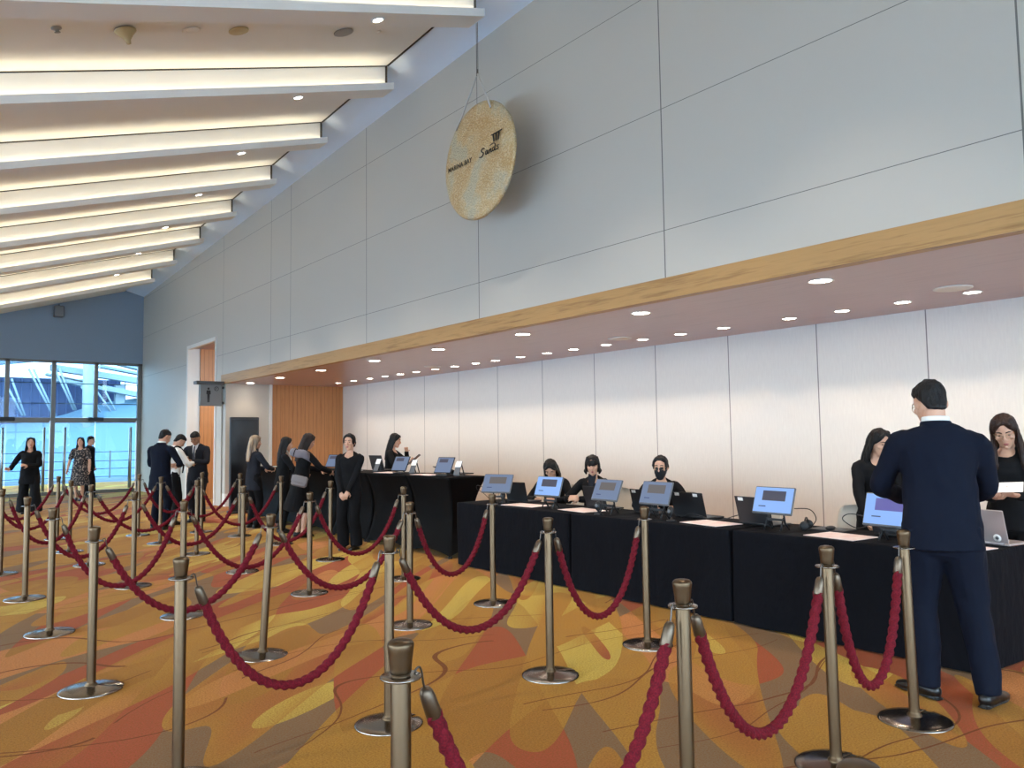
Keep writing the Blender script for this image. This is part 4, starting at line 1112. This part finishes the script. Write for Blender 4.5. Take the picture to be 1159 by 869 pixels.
def head(mb, T, fem, ear=True):
    def ring(z, rx, ry, y): return (T @ V((0, y, z)), T.to_3x3() @ V((rx, 0, 0)), T.to_3x3() @ V((0, ry, 0)))
    j = 1. if fem else 1.08
    mb.rings([ring(-.112, .022*j, .020, .058), ring(-.100, .040*j, .040, .042), ring(-.078, .053*j, .060, .026), ring(-.045, .063*j, .078, .014), ring(-.01, .069, .091, .004), ring(.03, .073, .096, .0),
              ring(.065, .071, .093, -.004), ring(.092, .058, .076, -.008), ring(.108, .036, .05, -.010)], 24, (1., .45))
    R3 = T.to_3x3()
    def E(c, r, rot=None): mb.ell(T @ V(c), r, R3 if rot is None else R3 @ rot, 14, 9)
    mb.limb([T @ V(p) for p in ((0, .086, .022), (0, .101, -.002), (0, .110, -.026), (0, .096, -.037))], [.009, .010, .0125, .010], R3 @ V((1, 0, 0)), 10, 3)
    for s in (-1, 1):
        E((s*.0115, .099, -.031), (.008, .010, .008))
        E((s*.032, .078, .030), (.024, .014, .009))          # brow
        E((s*.043, .066, -.020), (.022, .022, .020))         # cheek
        if ear: E((s*.079, -.004, -.004), (.010, .021, .032), Matrix.Rotation(s*.35, 3, 'Z'))
    E((0, .088, -.058), (.021, .012, .0075)); E((0, .086, -.070), (.018, .012, .0075))
    E((0, .078, -.098), (.018, .016, .014))

def hair_piece(mb, T, style):
    R3 = T.to_3x3()
    def ring(z, rx, ry, y): return (T @ V((0, y, z)), R3 @ V((rx, 0, 0)), R3 @ V((0, ry, 0)))
    def L(pts, rad, ref=(1, 0, 0), n=14): mb.limb([T @ V(p) for p in pts], rad, R3 @ V(ref), n, 4)
    if style == 'short':
        mb.rings([ring(-.055, .052, .026, -.066), ring(-.02, .064, .040, -.056), ring(.015, .073, .060, -.040), ring(.04, .082, .086, -.020), ring(.07, .081, .098, -.006), ring(.098, .070, .088, -.002), ring(.116, .050, .066, -.006), ring(.127, .028, .04, -.008)], 24, (1., .5))
    else:
        mb.rings([ring(-.06, .060, .034, -.066), ring(-.03, .078, .050, -.052), ring(.01, .086, .070, -.036), ring(.04, .088, .088, -.022), ring(.07, .085, .090, -.020), ring(.098, .075, .086, -.010), ring(.118, .056, .070, -.008), ring(.129, .032, .044, -.010)], 24, (1., .5))
        if style == 'bun':
            for s in (-1, 1): L([(s*.012, .050, .112), (s*.045, .060, .092), (s*.070, .036, .060), (s*.080, .0, .02), (s*.076, -.03, -.02)], [(.014, .014), (.020, .014), (.020, .014), (.018, .018), (.014, .016)], (0, 0, 1))
        elif style != 'bob':
            for s in (-1, 1): L([(s*.008, .062, .110), (s*.036, .076, .084), (s*.062, .056, .050), (s*.078, .018, .010), (s*.080, -.01, -.03)], [(.012, .010), (.018, .012), (.022, .013), (.022, .014), (.016, .016)], (0, 0, 1))
        if style in ('long', 'bob', 'parted'):
            zb = {'long': -.36, 'bob': -.09, 'parted': -.34}[style]
            n = 4
            pts = [(0, -.055+.0*k, .05) for k in range(1)] + [(0, -.070, -.03), (0, -.088 if style != 'bob' else -.062, zb*.5-.02), (0, -.100 if style != 'bob' else -.05, zb)]
            L(pts, [(.086, .045), (.092, .048), (.105 if style != 'bob' else .088, .046), (.085 if style != 'bob' else .075, .026)])
            zs = {'long': -.25, 'bob': -.10, 'parted': -.32}[style]
            for s in (-1, 1):
                fwd = .12 if style == 'parted' else .0
                L([(s*.050, .02, .10), (s*.078, .028 if style != 'long' else .012, .04), (s*.084, .020 if style != 'long' else -.012, -.05), (s*.092, .01+fwd if style != 'long' else -.03, zs*.65), (s*.085, .02+fwd if style != 'long' else -.045, zs)],
                  [(.03, .03), (.017, .036), (.016, .036), (.024, .036), (.012, .02)], (1, 0, 0), 12)
        if style == 'bob':
            L([(-.062, .062, .045), (-.025, .092, .050), (.025, .092, .050), (.062, .062, .045)], [(.026, .012), (.038, .014), (.038, .014), (.026, .012)], (0, 0, 1))
        if style == 'bun':
            mb.ell(T @ V((0, -.115, -.01)), (.042, .038, .042), R3)
            for s in (-1, 1): mb.ell(T @ V((s*.070, .012, .030)), (.020, .052, .062), R3)


def person(label, loc, phi, H=1.62, fem=True, lean=0, side=0, twist=0, hy=0, hp=0, hr=0, seat=None, lw=None, rw=None, lel=(-1, -.6, -.5), rel=(1, -.6, -.5),
           curl=(.35, .35), lfd=None, rfd=None, lpn=None, rpn=None, feet=((-.1, 0, 8), (.1, 0, -8)), top='jacket', topm='blackcloth', hem=None, sleeve=1.0, legs='trousers', legm='blackcloth', flare=0, skirt=None,
           hairs='long', hairm='hair', skin='skin', voxel=.0075, shirt=None, tie=None, collar=None, glasses=False, mask=False, shoes=True, fold=.006, bulk=1.0, seed=0):
    s = H/1.72
    t = thing('person', label, 'person', loc, math.radians(phi-90))
    zp = .92 if seat is None else seat/s+.10
    Tt = TR(0, 0 if seat is None else 0, zp) @ RZ(twist) @ RX(-lean) @ RY(side)
    R3 = Tt.to_3x3()
    Th = Tt @ TR(0, -.004, .575) @ RX(lean*.5) @ RZ(hy) @ RX(-hp) @ RY(hr) @ TR(0, .018, .095)
    neck0, neck1 = Tt @ V((0, -.012, .50)), Th @ V((0, -.025, -.06))
    sw = (.168 if fem else .192)
    # ---- skeleton targets
    LW = V(lw) if lw else Tt @ V((-sw-.045, .03, -.055)); RW = V(rw) if rw else Tt @ V((sw+.045, .03, -.055))
    LS, RS = Tt @ V((-sw, -.008, .438)), Tt @ V((sw, -.008, .438))
    LE, LW = ik(LS, LW, .285, .25, lel); RE, RW = ik(RS, RW, .285, .25, rel)
    leg = []
    for k, (fx, fy, fr) in enumerate(feet):
        sg = -1 if k == 0 else 1
        hip = Tt @ V((sg*.088, 0, -.03))
        ank = V((fx, fy, .085))
        kn, ank = ik(hip, ank, .410, .408, (sg*.08, 1, 0))
        leg.append((hip, kn, ank, math.radians(fr), sg))
    # ---- body
    b = MB()
    def tr(z, rx, ry, y=0): return (Tt @ V((0, y, z)), R3 @ V((rx, 0, 0)), R3 @ V((0, ry, 0)))
    f = 1 if fem else 1.08
    b.rings([tr(-.09, .13*f, .095), tr(0, .150*f, .105), tr(.1, .135*f, .095), tr(.2, .118*f, .085), tr(.33, .135*f, .095), tr(.43, .140*f, .092), tr(.485, .085, .066, -.008), tr(.52, .055, .053, -.012)], 22)
    b.limb([neck0, (neck0+neck1)/2, neck1], [.056*f, .050*f, .052*f], R3 @ V((1, 0, 0)), 16)
    head(b, Th, fem)
    for S, E, W, sg, cu, fd, pn in ((LS, LE, LW, -1, curl[0], lfd, lpn), (RS, RE, RW, 1, curl[1], rfd, rpn)):
        b.limb([Tt @ V((sg*.10, -.005, .43)), S, (S*.55+E*.45), E, (E*.6+W*.4), W], [.05*f, .050*f, .043*f, .037*f, .037*f, .026*f], R3 @ V((0, 1, 0)), 14)
        d = V(fd) if fd else (W-E).normalized()
        n = V(pn) if pn else V((-sg, .3, 0))
        hand(b, W, d, n, sg, cu, 1.0 if fem else 1.08)
    for hip, kn, ank, fr, sg in leg:
        b.limb([hip, hip*.6+kn*.4, kn, kn*.6+ank*.4+V((0, -.012, 0)), ank], [.082*f, .074*f, .052*f, .050*f, .034*f], (1, 0, 0), 14)
        Fm = TR(*ank) @ RZ(-fr)
        b.limb([Fm @ V(p) for p in ((0, -.03, -.03), (0, .03, -.035), (0, .10, -.058), (0, .17, -.068))], [(.03, .045), (.033, .04), (.038, .022), (.028, .012)], Fm.to_3x3() @ V((1, 0, 0)), 12)
    body = fuse(b, 'body', M[skin], t, voxel, 2, scale=s)
    # lips, eyes, brows
    lips = Th @ V((0, .092, -.063)); idx = []
    body.data.materials.append(M['lip'])
    Ti = Th.inverted()
    for p in body.data.polygons:
        q = Ti @ (p.center/s)
        if abs(q.x) < .022*(1-.3*abs(q.x)/.022) and abs(q.z+.064) < .011-.006*abs(q.x)/.022 and q.y > .075: p.material_index = 1
    for sg in (-1, 1):
        b = MB(); b.ell(Th @ V((sg*.031, .0845, .009)), (.0115, .006, .0044), Th.to_3x3()); e = b.build('eye', M['eye'], body)
        e.scale = (s, s, s)
        b = MB(); b.limb([Th @ V(p) for p in ((sg*.014, .094, .031), (sg*.032, .092, .037), (sg*.050, .078, .032))], [(.0035, .004)]*3, Th.to_3x3() @ V((0, 1, 0)), 8, 3); e = b.build('eyebrow', M['hair'], body); e.scale = (s, s, s)
    # ---- hair
    b = MB(); hair_piece(b, Th, hairs)
    fuse(b, 'hair', M[hairm], t, .0065 if voxel > .006 else .005, 2, .005, 34, s, .13, seed)
    # ---- lower clothes
    g = f*bulk
    cv = max(.008, voxel)
    if legs == 'trousers':
        b = MB()
        b.rings([tr(-.12, .15*g, .115), tr(-.03, .176*g, .130), tr(.06, .165*g, .120), tr(.13, .145*g, .108)], 22)
        for hip, kn, ank, fr, sg in leg:
            w = ank + V((0, -.008, -.022))
            b.limb([hip+V((0, 0, .02)), hip*.6+kn*.4, kn, kn*.5+ank*.5+V((0, -.014, 0)), w], [.098*g, .093*g, (.070+flare*.3)*g, (.064+flare*.7)*g, (.055+flare)*g], (1, 0, 0), 16, 4, (1., .25))
        fuse(b, 'trousers', M[legm], t, cv, 3, fold, 8, s, .7, seed+3)
    elif legs == 'skirt':
        b = MB(); z1 = -(zp-skirt)
        b.rings([tr(.12, .135*g, .10), tr(.02, .172*g, .128), tr(z1*.5, .205*g, .17), tr(z1, .235*g, .215)], 26, (1., .08))
        fuse(b, 'skirt', M[legm], t, cv, 3, fold*1.5, 7, s, .25, seed+3)
    if shoes:
        for hip, kn, ank, fr, sg in leg:
            Fm = TR(*ank) @ RZ(-fr); b = MB()
            b.limb([Fm @ V(p) for p in ((0, -.055, -.045), (0, .0, -.040), (0, .05, -.042), (0, .11, -.055), (0, .185, -.062))], [(.032, .036), (.040, .045), (.042, .042), (.045, .028), (.034, .018)], Fm.to_3x3() @ V((1, 0, 0)), 14)
            b.limb([Fm @ V(p) for p in ((0, -.075, -.079), (0, .05, -.08), (0, .12, -.08), (0, .205, -.078))], [(.030, .006), (.038, .006), (.046, .006), (.028, .006)], Fm.to_3x3() @ V((1, 0, 0)), 14)
            fuse(b, 'shoe', M['shoe'], t, .006, 2, scale=s)
    # ---- upper clothes
    b = MB(); hz = hem if hem is not None else (-.20 if top == 'jacket' else -.10)
    if fem: sec = [(.0, .174, .130), (.11, .156, .120), (.22, .142, .110), (.34, .157, .122), (.42, .172, .110), (.468, .158, .090), (.497, .108, .072), (.515, .068, .060)]
    else: sec = [(.0, .180, .134), (.13, .172, .128), (.25, .170, .124), (.36, .186, .128), (.43, .200, .116), (.475, .188, .096), (.508, .130, .078), (.528, .078, .066)]
    def trt(z, rx, ry, y=0, a=0): return (Tt @ V((0, y, z)), R3 @ V((rx, 0, 0)), R3 @ V((0, ry*math.cos(a), -ry*math.sin(a))))
    rg = [tr(hz, (sec[0][1]+.012)*bulk*(1+.25*max(0, -hz-.15)), (sec[0][2]+.012)*bulk)] + [trt(z, rx*bulk, ry*bulk, -.004 if z > .4 else 0, 0 if z < .44 else math.radians((z-.44)*(480 if fem else 260))) for z, rx, ry in sec]
    b.rings(rg, 26, (.10, .4))
    for S, E, W, sg in ((LS, LE, LW, -1), (RS, RE, RW, 1)):
        k = sleeve
        pts = [Tt @ V((sg*.09, -.006, .425)), S+R3 @ V((-sg*.008, 0, .0)), S*.5+E*.5, E, E*.55+W*.45, W*.97+E*.03]
        rad = [.060*f, .060*f, .056*f, .051*f, .047*f, .040*f]
        if k < 1: pts = pts[:3]+[S*.25+E*.75]; rad = [.066*f, .070*f, .066*f, .066*f]
        b.limb(pts, [r*(bulk*.5+.5) for r in rad], R3 @ V((0, 1, 0)), 16)
    fuse(b, {'jacket': 'jacket', 'shirt': 'shirt', 'blouse': 'blouse', 'dress': 'bodice'}[top], M[topm], t, cv, 3, fold, 8, s, .8, seed)
    if shirt:
        b = MB(); b.rings([tr(.56, .055, .030, .025), tr(.50, .052, .024, .070), tr(.40, .036, .018, .112), tr(.28, .018, .014, .124), tr(.22, .006, .010, .118)], 16)
        fuse(b, 'shirt_front', M[shirt], t, .007, 2, scale=s)
    if tie:
        b = MB(); b.rings([tr(.50, .016, .016, .094), tr(.46, .014, .010, .112), tr(.36, .022, .009, .132), tr(.22, .028, .009, .136), tr(.16, .010, .007, .132)], 14); fuse(b, 'tie', M[tie], t, .006, 2, scale=s)
    if collar:
        b = MB()
        for k in range(1): b.rings([(neck0*.55+neck1*.45 + R3 @ V((0, -.004, dz)), R3 @ V((.064*f, 0, 0)), R3 @ V((0, .062*f, 0))) for dz in ((-.050, -.03, -.012) if fem else (-.012, .010, .030))], 24, (.3, .12))
        fuse(b, 'shirt_collar', M[collar], t, .006, 2, scale=s)
        b = MB(); b.rings([(neck0*.55+neck1*.45 + R3 @ V((0, -.008, dz)), R3 @ V((rr*f, 0, 0)), R3 @ V((0, rr*f*.97, 0))) for dz, rr in ((-.085, .092), (-.040, .077), (.004, .071))], 24, (.3, .12))
        fuse(b, 'jacket_collar', M[topm], t, .006, 2, scale=s)
    if glasses:
        b = MB(); q = lambda x, y, z: Th @ V((x, y, z))
        for sg in (-1, 1):
            b.tube([q(sg*.033+.023*math.cos(a), .104-abs(.3*.023*math.cos(a))*.3, .004+.019*math.sin(a)) for a in [2*PI*k/20 for k in range(20)]], .0017, 6, True)
            b.tube([q(sg*.056, .100, .010), q(sg*.074, .05, .012), q(sg*.078, -.005, .008)], .0016, 6)
        b.tube([q(-.010, .105, .010), q(0, .112, .013), q(.010, .105, .010)], .0016, 6)
        g_ = b.build('glasses', M['wire'], t); g_.scale = (s, s, s)
    if mask:
        b = MB(); M3 = Th.to_3x3()
        b.rings([(Th @ V((0, y, z)), M3 @ V((rx, 0, 0)), M3 @ V((0, ry, 0))) for z, rx, ry, y in ((-.118, .045, .040, .045), (-.09, .060, .066, .034), (-.055, .069, .092, .020), (-.025, .073, .106, .012), (-.008, .066, .104, .012))], 24)
        fuse(b, 'face_mask', M['mask'], t, .006, 2, .002, 22, s)
        b = MB()
        for sg in (-1, 1): b.tube([Th @ V((sg*.068, .04, -.015)), Th @ V((sg*.079, .0, .005)), Th @ V((sg*.076, -.02, -.01)), Th @ V((sg*.068, .03, -.07))], .002, 6)
        m_ = b.build('mask_loop', M['mask'], t); m_.scale = (s, s, s)
    t['_s'] = s
    Wm = Matrix.Translation(V(loc)) @ RZ(math.radians(phi-90)) @ Matrix.Scale(s, 4)
    return t, (Wm, LW, RW, LE, RE, Tt, Th)

def held(name, label, cat, W, p, size, m, rot, bev=.004, extra=None):
    """a flat thing held at P (person space)"""
    t = thing(name, label, cat, W @ V(p))
    t.rotation_euler = (W.to_3x3().normalized() @ rot.to_3x3()).to_euler()
    b = MB(); b.box((0, 0, 0), size, bev=bev); b.build({'phone': 'case', 'paper_sheet': 'page', 'booklet': 'page'}.get(name, 'body'), m, t)
    if extra: extra(t)
    return t

def crowd():
    people_mats()
    D = math.radians
    # the man at the desk, seen from behind
    t, k = person('man in a navy suit seen from behind, standing at the desk end', (4.74, 2.06, 0), 34, 1.84, False, lean=.06, hy=D(14), hp=D(20), lw=(-.13, .34, 1.04), rw=(.14, .34, 1.02), lel=(-1, -.35, -.7), rel=(1, -.5, -.8),
                  feet=((-.10, .03, -38), (.17, -.05, 34)), top='jacket', topm='navy', legm='navy', hem=-.13, hairs='short', collar='whitecloth', shirt='whitecloth', skin='skin', voxel=.006, fold=.011, bulk=1.06, seed=1, glasses=True)
    # staff
    t, (W, LW, RW, *_) = person('woman in thin glasses with long brown hair reading a sheet of paper', (6.52, 2.33, 0), 188, 1.66, True, lean=.05, hy=D(10), hp=D(26), hr=D(6), lw=(-.12, .34, 1.10), rw=(.04, .33, 1.08), lel=(-1, -.3, -.6), rel=(1, -.3, -.6),
                   lfd=(.35, .8, .1), lpn=(.2, -.1, 1), rfd=(-.5, .8, .05), rpn=(-.2, 0, 1), curl=(.45, .45), top='blouse', topm='blackcloth', hairs='parted', hairm='hair_brown', glasses=True, voxel=.005, seed=2)
    held('paper_sheet', 'folded printed sheet in the hands of the woman in glasses', 'paper', W, (-.07, .455, 1.165), (.20, .15, .002), M['whitepaper'], RX(D(-24)) @ RZ(D(8)), .0005)
    person('woman in a black blazer half hidden behind the navy suited man', (6.62, 3.40, 0), 222, 1.56, True, lean=.12, hy=D(24), hp=D(14), lw=(-.16, .34, .86), rw=(.18, .34, .86), top='jacket', topm='blackcloth', hairs='long', voxel=.007, seed=3)
    person('seated woman in a black face mask and round glasses', (6.56, 5.76, 0), 224, 1.60, True, lean=.14, hy=D(-14), hp=D(4), seat=.47, lw=(-.16, .40, .82), rw=(.16, .40, .82), feet=((-.12, .42, 5), (.12, .42, -5)), top='jacket', topm='blackcloth', hairs='bun', mask=True, glasses=True, voxel=.006, seed=4, bulk=1.05)
    person('seated woman with a short black bob and straight fringe', (6.56, 6.78, 0), 206, 1.60, True, lean=.16, hy=D(16), hp=D(6), seat=.47, lw=(.06, .44, .86), rw=(.16, .42, .86), lfd=(.6, .6, .2), rfd=(-.5, .7, .2), feet=((-.12, .42, 5), (.12, .42, -5)), top='jacket', topm='blackcloth', shirt='darkgrey', hairs='bob', voxel=.006, seed=5, curl=(.5, .5))
    person('seated woman bowing her head behind the bright blue screen', (6.56, 7.50, 0), 208, 1.58, True, lean=.26, hy=D(10), hp=D(36), seat=.47, lw=(-.14, .42, .82), rw=(.14, .42, .82), feet=((-.12, .42, 5), (.12, .42, -5)), top='jacket', topm='blackcloth', hairs='long', voxel=.007, seed=6)
    t, (W, LW, RW, *_) = person('long-haired woman in black in profile behind the high tables', (6.62, 11.85, 0), -48, 1.62, True, lean=.10, hy=D(6), hp=D(8), lw=(-.02, .30, 1.38), rw=(.16, .38, 1.18), lel=(-.6, .3, -1), rel=(1, -.2, -.8), top='jacket', topm='blackcloth', hairs='long', voxel=.007, seed=7, rfd=(0, .8, .5), rpn=(-.6, 0, .8))
    held('booklet', 'thin dark booklet tilted in the hand of the long-haired woman', 'booklet', W, (.14, .50, 1.25), (.16, .24, .012), M['bezel'], RX(D(40)) @ RZ(D(10)))
    # people at the high tables
    person('woman with tied back hair standing with clasped hands beside the high tables', (4.98, 10.06, 0), 222, 1.60, True, twist=D(4), hy=D(-2), hp=D(2), lw=(-.02, .20, .80), rw=(.07, .19, .79), lel=(-1, -.4, 0), rel=(1, -.4, 0), lfd=(.45, .2, -1), rfd=(-.55, .2, -1), lpn=(.2, -1, 0), rpn=(-.2, -1, 0), curl=(.5, .5),
           top='jacket', topm='blackcloth', hem=-.12, legs='trousers', flare=.035, hairs='bun', voxel=.006, seed=8)
    t, (W, LW, RW, *_) = person('visitor with long dark hair and grey scarf leaning over a high table', (5.02, 11.86, 0), 2, 1.64, True, lean=.16, hy=D(-8), hp=D(12), lw=(-.12, .42, 1.08), rw=(.20, .44, 1.06), top='jacket', topm='blackcloth', hem=-.30, legs='skirt', legm='blackcloth', skirt=.42, hairs='long', hairm='hair_brown', voxel=.0075, seed=9)
    sc = MB()
    T0 = k[5]
    b = MB(); b.limb([V((-.14, -.03, 1.42)), V((-.06, -.13, 1.40)), V((.08, -.12, 1.38)), V((.19, -.02, 1.36)), V((.17, .12, 1.26))], [(.05, .03), (.06, .035), (.07, .04), (.07, .045), (.05, .03)], (0, 0, 1), 14)
    fuse(b, 'scarf', M['greycloth'], t, .008, 3, .008, 10, 1.64/1.72)
    bg = thing('shoulder_bag', 'grey shoulder bag on the back of the visitor in the scarf', 'bag', W @ V((.22, -.12, .93)), D(-30))
    b = MB(); b.box((0, 0, 0), (.24, .085, .17), Matrix.Rotation(.25, 3, 'Y'), .025); b.build('pouch', M['bag'], bg)
    b = MB(); b.box((.0, -.046, .03), (.235, .012, .10), Matrix.Rotation(.25, 3, 'Y'), .005); b.build('flap', M['bag'], bg)
    b = MB(); b.tube(catmull([V((-.10, 0, .09)), V((-.12, .05, .30)), V((-.06, .08, .50)), V((.06, .06, .28)), V((.10, 0, .05))], 6), .006, 6); b.build('strap', M['blackcloth'], bg)
    person('woman with long black hair in profile at the high table', (5.02, 12.62, 0), -14, 1.58, True, lean=.08, hy=D(-6), hp=D(4), lw=(-.12, .38, 1.04), rw=(.16, .38, 1.04), top='jacket', topm='blackcloth', hairs='long', shirt='whitecloth', voxel=.0075, seed=10, hem=-.18)
    person('woman with long fair hair and dark blazer standing by the high table', (4.94, 13.72, 0), 12, 1.62, True, hy=D(-16), hp=D(6), lw=(-.12, .30, 1.08), rw=(.14, .32, 1.08), top='jacket', topm='darkgrey', hem=-.22, hairs='long', hairm='hair_blonde', voxel=.0075, seed=11)
    # three men by the passage
    t, (W, LW, RW, *_) = person('man in dark suit and tie looking down at his phone', (4.52, 15.55, 0), 226, 1.74, False, lean=.08, hp=D(30), lw=(-.05, .32, 1.14), rw=(.10, .32, 1.13), lel=(-1, -.3, -.5), rel=(1, -.3, -.5), lfd=(.4, .8, .3), rfd=(-.4, .8, .3), lpn=(.2, -.3, 1), rpn=(-.2, -.3, 1), curl=(.6, .6),
                   top='jacket', topm='darkgrey', legm='darkgrey', hairs='short', shirt='whitecloth', tie='tie', skin='skin2', voxel=.0075, seed=12)
    held('phone', 'dark phone in the hands of the man with the tie', 'phone', W, (.03, .42, 1.175), (.075, .15, .010), M['blackplastic'], RX(D(35)))
    t, (W, LW, RW, *_) = person('man in white shirt with dark straps, head bent, between two suited men', (3.99, 15.3, 0), 10, 1.70, False, lean=.10, hy=D(-6), hp=D(38), lw=(-.04, .34, 1.14), rw=(.10, .34, 1.13), lfd=(.4, .8, .2), rfd=(-.4, .8, .2), curl=(.55, .55), top='shirt', topm='whitecloth', hem=-.02, legm='blackcloth', hairs='short', voxel=.0075, seed=13)
    b = MB(); T0 = TR(0, 0, .92) @ RX(-.10)
    for sg in (-1, 1): b.tube(catmull([T0 @ V((sg*.09, -.142, .02)), T0 @ V((sg*.095, -.150, .25)), T0 @ V((sg*.105, -.10, .47)), T0 @ V((sg*.11, -.01, .535)), T0 @ V((sg*.105, .10, .47)), T0 @ V((sg*.09, .150, .30)), T0 @ V((sg*.08, .155, .05))], 5), .014, 8)
    st = b.build('straps', M['blackcloth'], t); st.scale = (1.70/1.72,)*3
    person('man in a navy suit seen from behind beside the white-shirted man', (3.61, 14.6, 0), 40, 1.76, False, lean=.05, hy=D(-20), hp=D(24), lw=(-.10, .30, 1.08), rw=(.14, .30, 1.08), top='jacket', topm='navy', legm='navy', hem=-.24, hairs='short', collar='whitecloth', voxel=.0075, seed=14)
    # by the glass
    person('woman in loose black top and wide trousers walking from the glass doors', (2.28, 20.1, 0), 258, 1.66, True, hp=D(-10), hy=D(6), lw=(.02, .24, 1.08), rw=(.36, .16, 1.02), lel=(-1, -.3, -.6), rel=(.6, -.8, -.8), lfd=(.7, .5, .3), rfd=(.8, .5, .1), feet=((-.14, .10, 10), (.13, -.10, -6)), top='blouse', topm='blackcloth', hem=-.24, flare=.07,
           hairs='long', voxel=.008, bulk=1.14, fold=.010, seed=15)
    person('woman in a short-sleeved dark print dress before the glass doors', (3.82, 23.6, 0), 244, 1.68, True, hp=D(-10), lw=(-.28, .10, .80), rw=(.30, .06, .82), feet=((-.08, .04, 6), (.08, -.02, -6)), top='dress', topm='print', hem=-.05, sleeve=.4, legs='skirt', legm='print', skirt=.42, hairs='long', voxel=.008, fold=.008, seed=16, bulk=1.06)
    person('man in black shirt walking past behind the woman in the print dress', (4.22, 24.6, 0), 330, 1.72, False, hy=D(-5), hp=D(4), feet=((-.09, -.14, 4), (.09, .16, -4)), top='shirt', topm='blackcloth', hem=-.08, sleeve=.4, hairs='short', voxel=.008, seed=17)
LED, DLO, DLI, BDL, SKY, SKY2, EXPO = .42, 1.5, 1.2, 1.2, 7.5, 13.5, .0
make_mats(); shell(); ceiling(); glazing(); exterior(); lights(); camera()
queue(); desks(); gong(); wall_things(); crowd()
